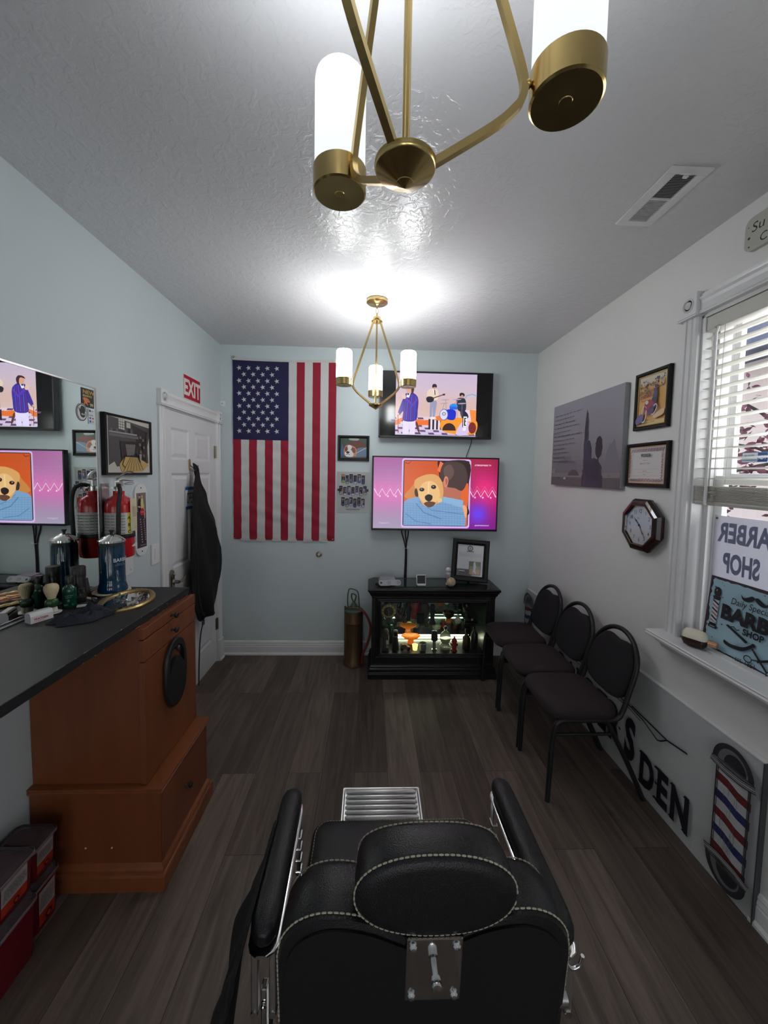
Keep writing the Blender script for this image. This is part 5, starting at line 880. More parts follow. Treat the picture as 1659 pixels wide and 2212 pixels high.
curio('hydrant', 'small red fire hydrant figure on the bottom shelf', 'figurine', .708, 3.04, Z0, [('hydrant_body', lambda b: b.lathe([(.026, 0), (.026, .008), (.019, .012), (.018, .07), (.022, .074), (.022, .08), (.018, .095), (.008, .108), (.005, .12), (.001, .122)], 'red', 24)), ('outlet', lambda b: b.cyl((-.028, 0, .052), (.028, 0, .052), .010, 'red', 16)), ('band', lambda b: b.lathe([(.0225, .074), (.0228, .077), (.0225, .08)], 'hose', 24, caps=False))])
curio('bottle', 'brown glass bottle on the bottom shelf at right', 'bottle', .815, 3.07, Z0, [('glass', lambda b: b.lathe([(.03, 0), (.033, .004), (.033, .095), (.014, .12), (.012, .15)], 'brown', 24)), ('cap', lambda b: b.lathe([(.015, .148), (.015, .17), (.001, .172)], 'black', 20))])
curio('bottle', 'black glass bottle on the bottom shelf at far right', 'bottle', .885, 3.09, Z0, [('glass', lambda b: b.lathe([(.028, 0), (.030, .004), (.030, .12), (.012, .15), (.011, .18)], 'black', 24))])
curio('bottle', 'green glass bottle lying behind the ringed black bottle', 'bottle', .20, 3.2, Z0, [('glass', lambda b: b.lathe([(.026, 0), (.028, .05), (.024, .1), (.010, .12), (.010, .15)], 'green', 24))])
# --- on top
t = thing('game_console', 'lilac grey toy game console at left on the display cabinet', 'console', (.152, 3.115, CTOP)); b = MB(); b.box(-.068, .068, -.05, .05, 0, .034, 'grey', .004); b.box(-.062, .062, -.045, .045, .034, .052, 'grey', .006); b.build('console_body', t); b = MB(); b.box(-.048, .048, -.0512, -.047, .018, .022, 'dgrey'); b.box(-.03, .03, -.0465, -.044, .040, .043, 'dgrey'); b.build('slot', t)
def pad(x, y, ry, lb):
    t = thing('game_controller', lb, 'controller', (x, y, CTOP), rotz=ry); o = [(sx*.042+.024*math.cos(q), .024*math.sin(q)) for sx, q in [(1, -PI/2+PI*i/10) for i in range(11)]+[(-1, PI/2+PI*i/10) for i in range(11)]]
    b = MB(); b.T = Matrix.Rotation(math.radians(55), 4, 'X'); b.prism([(px*.8, py) for px, py in o], .002, .014, mat('light_grey_plastic', (.42, .42, .44), .4)); b.T = Matrix.Translation((0, 0, .024)) @ Matrix.Rotation(math.radians(55), 4, 'X'); b.v = [v+Vector((0, 0, .022)) for v in b.v]; o1 = b.build('controller_body', t)
    b = MB(); b.T = Matrix.Translation((0, 0, .022)) @ Matrix.Rotation(math.radians(55), 4, 'X'); b.box(-.042, -.024, -.003, .003, .014, .016, 'black'); b.box(-.036, -.030, -.009, .009, .014, .016, 'black'); b.build('direction_pad', o1)
    b = MB(); b.T = Matrix.Translation((0, 0, .022)) @ Matrix.Rotation(math.radians(55), 4, 'X'); b.cyl((.033, 0, .014), (.033, 0, .0155), .016, 'grey', 20); b.build('button_field', o1)
pad(.132, 3.045, .1, 'light grey game controller with a black cross leaning before the console'); pad(.208, 3.055, -.1, 'second game controller with a lilac button disc, right of the first')
t = thing('cable_coil', 'small black coiled cable beside the game controllers', 'cable', (.078, 3.06, CTOP+.0035)); b = MB(); b.tube([(.022*math.cos(q), .014*math.sin(q), .0008*q) for q in [.35*i for i in range(50)]], .003, 'rubber', 6); b.build('coil', t)
t = thing('desk_clock', 'small white framed tablet clock in the middle of the display cabinet top', 'clock', (.428, 3.06, CTOP), rot=Matrix.Rotation(math.radians(3), 4, 'Z')); b = MB(); b.T = Matrix.Rotation(math.radians(-12), 4, 'X'); b.box(-.040, .040, 0, .010, .010, .088, 'white', .004); o1 = b.build('frame', t); b = MB(); b.box(-.036, .036, -.018, .035, 0, .016, 'white', .006); b.build('stand', t); b = MB(); b.T = Matrix.Rotation(math.radians(-12), 4, 'X'); b.box(-.033, .033, -.0012, .001, .018, .082, PANEL); b.build('screen', o1)
t = thing('barber_pole_ornament', 'tiny barber pole ornament with a white ball top on the display cabinet', 'ornament', (.655, 3.10, CTOP)); b = MB(); b.lathe([(.020, 0), (.020, .012), (.014, .016), (.014, .028)], 'white', 24); b.lathe([(.015, .085), (.017, .09), (.017, .10), (.012, .104)], 'white', 24); b.build('cap', t)
b = MB(); b.ball((0, 0, .124), .020, 'white'); b.build('globe', t); ms = [mat('stripe_red', (.45, .10, .06), .4), 'white', mat('stripe_blue', (.04, .06, .25), .4), 'white']; b = MB(); N_ = 24; K = 12
vs = [(.0135*math.cos(2*PI*i/N_), .0135*math.sin(2*PI*i/N_), .026+.06*j/K) for j in range(K+1) for i in range(N_)]
for j in range(K):
    for i in range(N_): k = (i+1) % N_; b.add([vs[j*N_+i], vs[j*N_+k], vs[(j+1)*N_+k], vs[(j+1)*N_+i]], [(0, 1, 2, 3)], ms[((i+j*2)//3) % 4], True)
b.build('striped_column', t)
t = thing('baseball', 'old baseball with red stitching in front of the barber pole ornament', 'ball', (.668, 3.045, CTOP+.037)); b = MB(); b.ball((0, 0, 0), .0368, 'ball', 28); b.build('ball', t)
b = MB(); b.tube([Vector((.7*math.cos(q)+.3*math.cos(3*q), .7*math.sin(q)-.3*math.sin(3*q), .9165*math.sin(2*q))).normalized()*.0372 for q in [2*PI*i/60 for i in range(60)]], .0012, 'hose', 6, True); b.build('stitching', t)
t = thing('standing_picture_frame', 'wide black frame with a letter and photo leaning on the display cabinet top', 'picture', (.845, 3.17, CTOP+.0075), rot=Matrix.Rotation(math.radians(-11), 4, 'Z') @ Matrix.Rotation(math.radians(-9), 4, 'X') @ Matrix.Rotation(math.radians(2.5), 4, 'Y') @ frame('back'))
picture_frame(t, -.152, .152, .002, .352, .024, .045); b = MB(); b.box(-.14, .14, .012, .34, -.004, .006, 'black'); b.build('backing', t); b = MB(); b.box(-.01, .01, .0, .20, -.07, -.066, 'black'); b.build('easel_leg', t)
a = Art(GLOSSP, .0065, mp=fit(985, 1702, 1162, 1465, -.107, .047, .107, .307)); a.rect(985, 1702, 1162, 1465, (198, 198, 202)); a.ell(1070, 1492, 20, 22, (70, 70, 72)); a.ell(1070, 1492, 11, 12, (198, 198, 202)); a.ell(1070, 1492, 6, 7, (60, 60, 62)); a.rect(1048, 1512, 1096, 1520, (60, 60, 62))
a.scrib(992, 1528, 1150, 1560, 4, (150, 150, 154), .3, 1); a.rect(985, 1652, 1088, 1700, (28, 28, 30)); a.rect(1000, 1664, 1040, 1670, (200, 200, 200)); a.rect(1068, 1590, 1148, 1692, (26, 30, 26)); a.rect(1072, 1594, 1144, 1625, (46, 70, 40)); a.rect(1072, 1625, 1144, 1650, (110, 128, 70)); a.rect(1072, 1650, 1144, 1688, (170, 122, 92)); a.blob([(1098, 1605), (1110, 1602), (1116, 1630), (1112, 1652), (1118, 1684), (1100, 1670), (1094, 1684), (1098, 1640)], (196, 196, 206)); a.ell(1105, 1600, 6, 8, (210, 205, 200)); a.build('document', t)
# --- antique extinguisher
t = thing('antique_extinguisher', 'tall tarnished brass antique pump extinguisher with a red hose beside the display cabinet', 'extinguisher', (-.125, 3.235, 0))
b = MB(); b.lathe([(.078, 0), (.083, .004), (.083, .03), (.080, .035), (.080, .37), (.0815, .373), (.0815, .378), (.080, .381), (.080, .468)], 'oldbrass', 44); b.build('tank', t)
b = MB(); b.lathe([(.081, .466), (.081, .476), (.070, .486), (.04, .492), (.028, .496), (.024, .52), (.014, .535), (.010, .55)], 'verdigris', 40); b.build('top_cap', t)
b = MB(); b.tube(smooth_pts([(-.045, -.01, .475), (-.052, -.01, .56), (-.046, -.01, .64), (-.03, -.01, .662), (.02, -.01, .648), (.038, -.01, .62), (.045, -.01, .55), (.052, -.01, .475)], 4, False), .009, 'verdigris', 8, flat=.5); b.build('carry_handle', t)
b = MB(); b.tube(smooth_pts([(.0, 0, .54), (-.018, 0, .58), (-.016, 0, .615), (.018, 0, .60), (.012, 0, .565), (.002, 0, .545)], 5, False), .006, 'verdigris', 8); b.build('pump_handle', t)
b = MB(); b.tube(smooth_pts([(.03, -.03, .49), (.09, -.04, .47), (.14, -.05, .38), (.145, -.05, .30), (.12, -.06, .20), (.085, -.075, .12), (.075, -.078, .04)], 6, False), .010, 'hose', 12); b.build('hose', t)
b = MB(); b.tube(smooth_pts([(-.07, -.02, .505), (-.04, -.03, .50), (0, -.03, .505), (.05, -.03, .5)], 4, False), .005, 'oldbrass', 8); b.cyl((-.072, -.02, .49), (-.072, -.02, .515), .007, 'oldbrass', 12); b.build('valve_pipe', t)
b = MB()
for c_ in (20, 32):
    for k in range(24): q = math.radians(-90+c_-10); z = .06+k*.0135; b.ball((.0805*math.cos(q), .0805*math.sin(q), z), .0022, 'gold', 6)
b.v = [v for v in b.v]; b.build('rivet_strip', t)

# ------------------------------------------------------------ right wall
R_ = lambda y, z, d=.001: (XR-d, y, z)
t = thing('canvas_print', 'wide grey misty park canvas on the right wall', 'canvas print', R_(2.578, 1.8855), 'right'); CW, CH = .842, .604
b = MB(); b.box(-CW/2, CW/2, -CH/2, CH/2, 0, .030, 'canvas', .003); b.build('stretched_canvas', t)
a = Art(PRINT, .0302, mp=lambda x, y: ((x-.5)*CW*.995, (y-.5)*CH*.995)); a.grad(0, 0, 1, 1, 20, 20, lambda u, v: mixc(mixc((112, 108, 112), (138, 132, 140), v*2), (152, 150, 160), v*1.4-.3) if v > .1 else (98, 95, 98))
a.grad(0, .08, .16, .2, 6, 4, lambda u, v: mixc((150, 128, 124), (205, 150, 120), math.exp(-((u-.4)/.3)**2-((v-.4)/.3)**2)))
def hill(x0, x1, y0, h, c, s_):
    rd = random.Random(s_); n = 26; a.poly([(x0+(x1-x0)*i/n, y0+h*(abs(math.sin(PI*i/n))**.6)*(1+rd.uniform(-.12, .12))) for i in range(n+1)]+[(x1, y0), (x0, y0)], c)
hill(.05, .47, .12, .24, (118, 114, 124), 1); hill(.80, 1.0, .12, .34, (122, 118, 128), 2); a.rect(0, .10, 1, .15, (132, 128, 132)); a.rect(0, 0, 1, .10, (98, 95, 98))
hill(.30, .48, .12, .07, (84, 80, 84), 3)
# a plain dark stand of trees takes the place of the picture's central figure
rd = random.Random(8)
def leafy(cx, cy, rx, ry, c, n=34, j=.10): a.poly([(cx+rx*math.cos(2*PI*i/n)*(1+rd.uniform(-j, j)), max(.002, cy+ry*math.sin(2*PI*i/n)*(1+rd.uniform(-j, j)*.5))) for i in range(n)], c)
leafy(.66, .12, .135, .19, (66, 66, 82), 40, .07); a.rect(.52, 0, .80, .12, (62, 62, 76)); leafy(.565, .42, .034, .42, (70, 70, 88), 60, .14); leafy(.560, .66, .018, .17, (52, 50, 62), 30, .14); leafy(.60, .30, .05, .20, (60, 60, 78), 30)
a.rect(.728, .12, .742, .35, (40, 38, 46)); leafy(.737, .42, .044, .115, (40, 38, 48), 34, .12); leafy(.70, .18, .06, .12, (56, 56, 72), 28)
for i, (x, y) in enumerate(((.14, .09), (.25, .085), (.88, .12))): a.ell(x, y, .022, .013, ((80, 76, 80), (190, 186, 188), (140, 110, 104))[i])
rows = (.455, .335, .36, .42, .30, .47, .36, .38, .22, .29, .22, .29)
for i, w in enumerate(rows): a.scrib(.035, .86-i*.052, .035+w, .878-i*.052, 1, (108, 104, 112) if i < 8 else (84, 80, 86), .62, 1, seed=i)
a.build('printed_picture', t)

t = thing('picture_frame', 'tall black and gold frame with a vintage red motorcycle race poster on the right wall', 'picture', R_(1.9685, 2.0555), 'right')
picture_frame(t, -.121, .121, -.151, .151, .022, .022); b = MB(); b.box(-.115, .115, -.145, .145, 0, .010, 'black'); b.build('backing', t)
b = MB(); [b.box(q[0], q[1], q[2], q[3], .010, .0145, 'gold') for q in ((-.101, -.096, -.131, .131), (.096, .101, -.131, .131), (-.101, .101, -.131, -.126), (-.101, .101, .126, .131))]; b.build('gilt_liner', t)
a = Art(GLOSSP, .0105, mp=fit(1100, 780, 1385, 180, -.096, -.126, .096, .126)); a.rect(1100, 780, 1385, 180, (212, 160, 88)); a.rect(1100, 780, 1385, 735, (222, 200, 130)); a.rect(1100, 270, 1385, 180, (206, 196, 170)); rd = random.Random(5)
for i in range(70): x = rd.uniform(1110, 1370); y = rd.uniform(240, 400)-(x-1100)*.12; a.ell(x, y, 7, 11, rd.choice([(60, 62, 84), (88, 84, 100), (150, 120, 90), (206, 190, 160), (52, 56, 76), (120, 140, 170)]), 7)
a.line([(1110, 400), (1385, 330)], 5, (110, 90, 80)); q = a.mp(1128, 460); a.text('Indian', q[0], q[1], .021, (130, 40, 48), shear=.3, off=.02, rot=.16, sx=1.12); a.scrib(1140, 480, 1250, 492, 1, (150, 110, 80), .7, 1)
a.blob([(1270, 330), (1295, 350), (1312, 400), (1312, 480), (1290, 495), (1268, 450), (1278, 400)], (58, 56, 96)); a.blob([(1268, 320), (1284, 318), (1290, 350), (1276, 352)], (206, 160, 130)); a.ell(1298, 330, 16, 16, (70, 50, 44)); a.blob([(1262, 470), (1305, 470), (1310, 540), (1290, 600), (1262, 560)], (48, 42, 66))
a.blob([(1180, 560), (1200, 500), (1240, 480), (1280, 520), (1275, 570), (1230, 590), (1240, 640), (1215, 660), (1190, 600)], (156, 40, 66)); a.ell(1208, 510, 18, 24, (196, 206, 200))
def wheel(cx, cy, rx, ry, r=0): a.line([(cx+rx*math.cos(q)*math.cos(r)-ry*math.sin(q)*math.sin(r), cy+rx*math.cos(q)*math.sin(r)+ry*math.sin(q)*math.cos(r)) for q in [2*PI*i/26 for i in range(26)]], 10, (196, 196, 206), True)
wheel(1182, 650, 26, 100, .06); wheel(1290, 610, 22, 60, .3); a.line([(1195, 520), (1182, 650)], 8, (150, 36, 60)); a.line([(1190, 560), (1240, 650), (1290, 610)], 9, (120, 34, 56)); a.blob([(1230, 590), (1280, 560), (1285, 640), (1240, 660)], (66, 56, 96))
a.blob([(1100, 690), (1160, 640), (1180, 700), (1150, 750), (1100, 760)], (96, 90, 150)); a.blob([(1290, 680), (1385, 620), (1385, 690), (1300, 720)], (228, 196, 150)); q = a.mp(1240, 770); a.text('The Wall of Death', q[0], q[1], .008, (40, 34, 30), shear=.3, align='C', rot=.1); a.build('poster_print', t)
t = thing('certificate_frame', 'black framed barber certificate with a red and black striped border on the right wall', 'picture', R_(1.9795, 1.7175), 'right')
picture_frame(t, -.152, .152, -.117, .117, .022, .020); b = MB(); b.box(-.146, .146, -.11, .11, 0, .010, 'black'); b.build('backing', t)
b = MB(); [b.box(q[0], q[1], q[2], q[3], .010, .0145, 'gold') for q in ((-.133, -.129, -.098, .098), (.129, .133, -.098, .098), (-.133, .133, -.098, -.094), (-.133, .133, .094, .098))]; b.build('gilt_liner', t)
a = Art(GLOSSP, .0105); a.rect(-.129, -.094, .129, .094, (214, 214, 212)); k = 0
def band(cx, cy, dx, dy, n):
    global k
    for i in range(n): x, y = cx+dx*i, cy+dy*i; a.poly([(x-.007, y-.009), (x-.003, y-.009), (x+.007, y+.009), (x+.003, y+.009)], ((40, 36, 52), (176, 86, 92))[k % 2]); k += 1
band(-.115, .078, .0105, 0, 23); band(-.115, -.080, .0105, 0, 23); band(-.118, -.062, 0, .0135, 10); band(.118, -.062, 0, .0135, 10)
a.rect(-.034, .046, .034, .058, (52, 50, 56)); a.text('A BARBER BARBER', 0, .0495, .005, (210, 210, 208), align='C', off=.02, sx=.95)
for y, w in ((.038, .05), (-.022, .09), (-.040, .055), (-.058, .10)): a.rect(-w, y, w, y+.0007, (130, 128, 128))
a.text('Presented to', 0, .022, .005, (100, 98, 100), align='C', shear=.3); a.text('Jason D. Corr', 0, .004, .009, (70, 68, 72), align='C'); a.text('Barbering', 0, -.034, .005, (100, 98, 100), align='C', shear=.3); a.text('Shaving', 0, -.052, .005, (100, 98, 100), align='C', shear=.3)
for x in (-.085, .085): a.rect(x-.035, -.078, x+.035, -.071, (206, 204, 204)); a.scrib(x-.03, -.077, x+.03, -.073, 1, (120, 120, 122), .7, 1)
a.ell(-.09, .058, .002, .002, (40, 40, 50)); a.ell(.09, .068, .002, .002, (40, 40, 50)); a.build('certificate_print', t)

t = thing('wall_clock', 'octagonal dark wooden wall clock with a pale dial on the right wall', 'clock', R_(1.965, 1.400), 'right'); b = MB()
oc = lambda r: [(r/math.cos(PI/8)*math.cos(PI/8+i*PI/4), r/math.cos(PI/8)*math.sin(PI/8+i*PI/4)) for i in range(8)]
b.loft([[(x, y, z) for x, y in oc(r)] for r, z in ((.122, 0), (.122, .012), (.136, .016), (.138, .030), (.130, .046), (.118, .052), (.108, .054), (.104, .048), (.100, .040))], 'maroon', False, False); b.add([(x, y, .001) for x, y in oc(.122)], [tuple(range(8))], 'maroon'); b.build('case', t)
b = MB(); b.loft([[(x, y, z) for x, y in oc(r)] for r, z in ((.1055, .0515), (.104, .0525), (.1015, .050))], 'oldbrass', False, False); b.build('gilt_rim', t)
a = Art(GLOSSP, .038); a.poly(oc(.101), (206, 208, 212))
for i in range(1, 13): q = PI/2-i*PI/6; a.text(str(i), .076*math.cos(q), .076*math.sin(q)-.010, .020, (40, 38, 42), align='C', sx=.8, off=.008)
for i in range(60): q = PI/30*i; a.ell(.091*math.cos(q), .091*math.sin(q), .0011, .0011, (110, 108, 112), 5)
a.text('Elgin', 0, .034, .008, (80, 78, 82), align='C', shear=.3); a.line([(.020*math.cos(q)+.002, .020*math.sin(q)-.045) for q in [2*PI*i/24 for i in range(24)]], .0008, (150, 148, 150), True); a.build('dial', t)
def hand(L, q, w, nm, z):
    b = MB(); d = Vector((math.cos(q), math.sin(q))); n_ = Vector((-d.y, d.x)); P = [d*-.018+n_*w*.5, d*L*.5+n_*w, d*L*.62+n_*w*1.8, d*L*.74+n_*w*.6, d*L, d*L*.74-n_*w*.6, d*L*.62-n_*w*1.8, d*L*.5-n_*w, d*-.018-n_*w*.5]; b.prism([tuple(p) for p in P], z, z+.0008, 'black'); b.build(nm, t)
hand(.055, PI/2-math.radians(312), .0028, 'hour_hand', .041); hand(.080, PI/2-math.radians(145), .0018, 'minute_hand', .0425); b = MB(); b.cyl((0, 0, .040), (0, 0, .045), .005, 'black'); b.build('hand_hub', t); b = MB(); b.prism(oc(.102), .047, .0485, glass_mat('clock_crystal', (1, 1, 1), .03)); b.build('crystal', t)

t = thing('hanging_sign', 'cream wooden sign with rounded corners lettered Su, above the window', 'sign', R_(1.30, 2.588), 'right'); signboard(t, 'sign_board', .42, .125, .018, mat('cream_painted_board', (.50, .50, .44), .5), .03)
a = Art(PRINT, .0182); a.text('Su', -.185, .004, .034, (30, 28, 32), sx=1.1, shear=.12); a.text('C', -.150, -.048, .030, (30, 28, 32)); a.build('lettering', t)
for x, y, r in ((-.192, -.012, .005), (-.196, .03, .002), (-.190, -.045, .003)): b = MB(); b.cyl((x, y, .018), (x, y, .0186), r, 'brown', 12); b.build('screw_hole', t)

# blind
t = thing('window_blind', 'cream slatted blind half lowered in the window', 'blind', (XR+.030, WY1-.013, WZ1-.013), 'right'); BWd = WW-.026
b = MB(); b.box(0, BWd, -.062, -.002, -.03, .028, 'slat', .002); b.build('headrail', t); b = MB(); b.box(-.002, .012, -.064, -.0, .0285, .034, 'white', .001); b.build('headrail_clip', t)
NS = 15; top = -.094
for i in range(NS):
    b = MB(); z = top-i*.0437; tl = math.radians(6); pr = [(-.025, 0), (-.012, .0022), (0, .003), (.012, .0022), (.025, 0), (.012, -.0008), (0, 0), (-.012, -.0008)]
    b.prism([(u*math.cos(tl)-v*math.sin(tl), u*math.sin(tl)+v*math.cos(tl)) for u, v in pr], .006, BWd-.006, 'slat', map3=lambda u, v, w: (w, z+v, u)); b.build('slat', t)
zb = top-NS*.0437+.012
for i in range(16): b = MB(); z = zb-i*.0042; b.box(.006, BWd-.006, z-.0029, z-.0002, -.026+.002*math.sin(i), .026+.002*math.sin(i*2), 'slat', .001); b.build('slat', t)
b = MB(); z = zb-16*.0042; b.prism([(-.026, 0), (.026, 0), (.026, -.006), (.020, -.017), (-.020, -.017), (-.026, -.006)], .006, BWd-.006, 'slat', map3=lambda u, v, w: (w, z+v, u)); b.build('bottom_rail', t)
for x in (.10, .45, BWd-.1):
    for d in (-.024, .026): b = MB(); b.tube([(x, -.06, d), (x, zb, d)], .0009, 'cord', 6); b.build('ladder_cord', t)
    rd = random.Random(int(x*100)); b = MB(); b.tube(smooth_pts([(x+rd.uniform(-.022, .022), zb-.002-.072*k/14, .030+rd.uniform(0, .010)) for k in range(16)], 4, False), .0014, 'cord', 6); b.build('ladder_cord', t)
b = MB(); b.tube([(.072, -.06, .030), (.070, -.09, .036), (.072, -.82, .034)], .006, 'white', 8); b.build('tilt_wand', t); b = MB(); b.tube([(.075, -.055, .03), (.068, -.062, .04), (.072, -.07, .034)], .003, 'steel', 8); b.build('wand_hook', t)

# signs in the window
t = thing('banner', 'white translucent banner in the lower window with faded mirrored BARBER SHOP lettering', 'banner', (XR+.066, 1.186, WZ0+.012), 'right')
b = MB(); a = Art(BACKLIT, .0); W_ = .455; a.rect(-W_, .0, W_, .575, (184, 184, 190)); q = (158, 164, 187)
a.text('BARBER', -.435, .466, .078, q, sx=.66, off=.035, mirror=True, align='R'); a.text('SHOP', -.402, .338, .078, q, sx=.55, off=.04, mirror=True, align='R'); a.build('banner_sheet', t, solid=.0006)
b = MB(); b.cyl((-W_+.012, .562, .0005), (-W_+.012, .562, .003), .005, 'oldbrass', 14); b.build('eyelet', t)
t = thing('alarm_sticker', 'small blue and white ADT alarm sticker on the window glass', 'sticker', (XR+.078, 1.497, 1.74), 'right'); a = Art(PRINT, .0); a.rect(-.052, -.020, .052, .020, (120, 160, 190)); a.rect(-.050, -.018, .050, .018, (196, 208, 216)); a.rect(.012, -.018, .050, .018, (44, 70, 140)); a.text('ADT', .031, -.008, .014, (220, 226, 232), align='C', off=.03, sx=.75); a.text('1-800-238-2000', -.048, .004, .007, (60, 90, 150), sx=.7, off=.02); a.rect(-.048, -.012, .010, -.009, (60, 90, 150)); a.build('print', t)
t = thing('tin_sign', 'rusty edged light blue barber shop tin sign leaning on the window sill', 'sign', (XR+.036, 1.190, WZ0+.0065), rot=frame('right') @ Matrix.Rotation(math.radians(-5), 4, 'X')); TW, TH2 = .44, .315
b = MB(); b.box(-TW, TW, 0, TH2, 0, .0025, mat('rusty_dark_edge', (.045, .025, .035), .6, var=.4, vscale=60), .001); b.build('tin_plate', t)
a = Art(GLOSSP, .0027, mp=lambda x, y: (x, y)); rd = random.Random(2); e = []
for i in range(60): e.append((-TW+.008+(2*TW-.016)*i/60, .008+rd.uniform(0, .006)))
for i in range(24): e.append((TW-.008-rd.uniform(0, .01), .008+(TH2-.016)*i/24))
for i in range(60): e.append((TW-.008-(2*TW-.016)*i/60, TH2-.008-rd.uniform(0, .006)))
for i in range(24): e.append((-TW+.008+rd.uniform(0, .012), TH2-.008-(TH2-.016)*i/24))
LB, BK = (162, 194, 208), (30, 28, 34); a.poly(e, LB)
for i in range(30): x = -TW+rd.uniform(.01, .1) if i < 18 else rd.uniform(-TW, TW); y = rd.uniform(.02, TH2-.02) if i < 18 else TH2-.02; a.ell(x, y, rd.uniform(.001, .006), rd.uniform(.001, .003), (76, 62, 84), 7)
x = -TW+.045                                                          # barber pole drawing
a.ell(x, .250, .017, .022, BK); a.ell(x-.005, .257, .003, .005, (150, 170, 180)); a.rect(x-.018, .222, x+.018, .232, BK); a.rect(x-.015, .216, x+.015, .222, BK); a.rect(x-.014, .115, x+.014, .215, (206, 214, 220))
for i in range(6):
    y = .117+i*.017; c = BK if i % 2 else (176, 108, 118); a.poly([(x-.014, y+.006), (x-.014, y+.014), (x+.014, y-.0), (x+.014, y-.008 if i else y-.002)], c)
a.rect(x-.016, .105, x+.016, .114, BK); a.rect(x-.020, .092, x+.020, .105, BK); a.rect(x-.012, .097, x+.012, .101, (150, 170, 180))
for s in (-1, 1): a.blob([(-.235, .272), (-.235+s*.012, .278), (-.235+s*.026, .270), (-.235+s*.044, .262), (-.235+s*.056, .272), (-.235+s*.048, .254), (-.235+s*.028, .250), (-.235+s*.008, .260)], BK)
a.text('Daily Specials', -.330, .222, .026, BK, sx=.86, shear=.15, off=.0); a.text('BARBER', -.365, .152, .056, BK, sx=1.02, off=.05); a.text('SHOP', -.262, .118, .024, BK, sx=.95, off=.04)
for x0 in (-.315, -.160): a.line([(x0, .128), (x0+.015, .134), (x0+.028, .124), (x0+.040, .130)], .004, BK)
a.poly([(-.335, .128), (-.325, .134), (-.235, .098), (-.242, .088)], BK); a.blob([(-.33, .052), (-.30, .046), (-.25, .054), (-.215, .082), (-.205, .094), (-.215, .098), (-.25, .070), (-.30, .060), (-.33, .066)], BK); a.ell(-.212, .093, .008, .008, BK)
a.line([(-.215, .080), (-.150, .018)], .008, BK); a.line([(-.190, .040), (-.120, .078)], .009, BK); 
for cx, cy in ((-.225, .034), (-.136, .012)): a.line([(cx+.015*math.cos(q), cy+.012*math.sin(q)) for q in [2*PI*i/20 for i in range(20)]], .004, BK, True)
a.line([(-.21, .038), (-.185, .045)], .005, BK); a.text('est. 1851', -.275, .006, .020, BK, sx=.8, off=.0)
a.ell(-.055, .226, .035, .026, BK); a.text('2', -.076, .214, .024, LB, off=.03); a.ell(-.040, .040, .048, .034, BK); a.text('Shave &', -.075, .044, .016, LB, sx=.8); a.text('Haircut', -.075, .022, .016, LB, sx=.8); a.poly([(-.084, .055), (-.078, .075), (-.062, .060)], BK)
a.text('25¢', -.05, .214, .02, LB, off=.02, sx=.6); a.build('tin_print', t)
t = thing('shaving_lotion_bottle', 'white and dark brown bottle with a copper cap lying on the window sill', 'bottle', (1.440, 1.600, WZ0+.0045), rotz=math.radians(-62))
b = MB(); rg = []
for i in range(13): x = -.050+.100*i/12; k = (1-abs((i-6)/6)**5)*1+.15; w = .030*min(1, k); h1 = .038*(1+.08*math.cos(PI*2*(x/.10)))*min(1, k); rg.append((x, w, h1))
def halfsec(z0, z1, m, nm):
    b = MB(); b.loft([[(x, w*math.cos(q), (.040)+max(z0, min(z1, math.sin(q)))*h1) for q in [2*PI*i/28 for i in range(28)]] for x, w, h1 in rg], m); b.build(nm, t)
halfsec(-1, .06, mat('dark_brown_fur_print', (.035, .012, .010), .35, var=.6, vscale=60), 'lower_half'); halfsec(.06, 1, 'cream', 'upper_half')
b = MB(); b.cyl((.050, 0, .036), (.080, 0, .036), .014, 'copper', 24); b.build('cap', t)

# long lettered panel standing against the right wall
PY0, PY1, PH = 1.275, 3.395, .625
t = thing('lettered_panel', 'long grey white panel lettered BARBERS DEN standing along the right wall', 'sign', (XR-.004, (PY0+PY1)/2, .001), 'right'); L2 = (PY1-PY0)/2
b = MB(); b.box(-L2, L2, 0, PH, 0, .016, mat('grey_white_panel', (.56, .57, .57), .4, var=.03), .001); b.build('board', t)
b = MB(); b.box(-L2, L2, PH, PH+.004, -.001, .020, 'white_trim'); b.box(L2-.001, L2+.004, 0, PH, -.001, .020, 'dgrey'); b.build('edge_strip', t)
PX = lambda y: (PY0+PY1)/2-y
a = Art(PRINT, .0163, .0002, mp=lambda y, z: (PX(y), z)); BK = (24, 22, 36)
def western(ch, yc, z0, h, w):
    x = PX(yc); a.text(ch, x+.004, z0-.006, h, (120, 120, 128), sx=w, off=.01, align='C'); a.text(ch, x+.0025, z0-.0035, h, (196, 198, 200), sx=w, off=.012, align='C'); a.text(ch, x, z0, h, BK, sx=w, off=.045, align='C')
    st = {'B': (-1,), 'A': (-1, 1), 'R': (-1, 1), 'E': (-1,), 'S': (), 'D': (-1,), 'N': (-1, 1)}[ch]; hw = h*w*.40
    for s in st:
        for zz in ((z0, z0+h) if ch not in 'AR' or s < 0 else (z0,)):
            if ch == 'A' and zz > z0: continue
            a.poly([(x+s*hw-.020*w*1.6, zz-.006), (x+s*hw+.020*w*1.6, zz-.006), (x+s*hw+.013*w, zz+.008), (x+s*hw-.013*w, zz+.008)], BK, raw=True)
        if ch != 'A': a.poly([(x+s*hw-.022*w, z0+h*.5), (x+s*hw, z0+h*.46), (x+s*hw+.010, z0+h*.5), (x+s*hw, z0+h*.54)], BK, raw=True)
for ch, y in zip('BARBERS', (2.71, 2.585, 2.46, 2.335, 2.21, 2.09, 1.955)): western(ch, y, .125+.0, .205, .58)
for ch, y in zip('DEN', (1.822, 1.715, 1.612)): western(ch, y, .068, .155, .62)
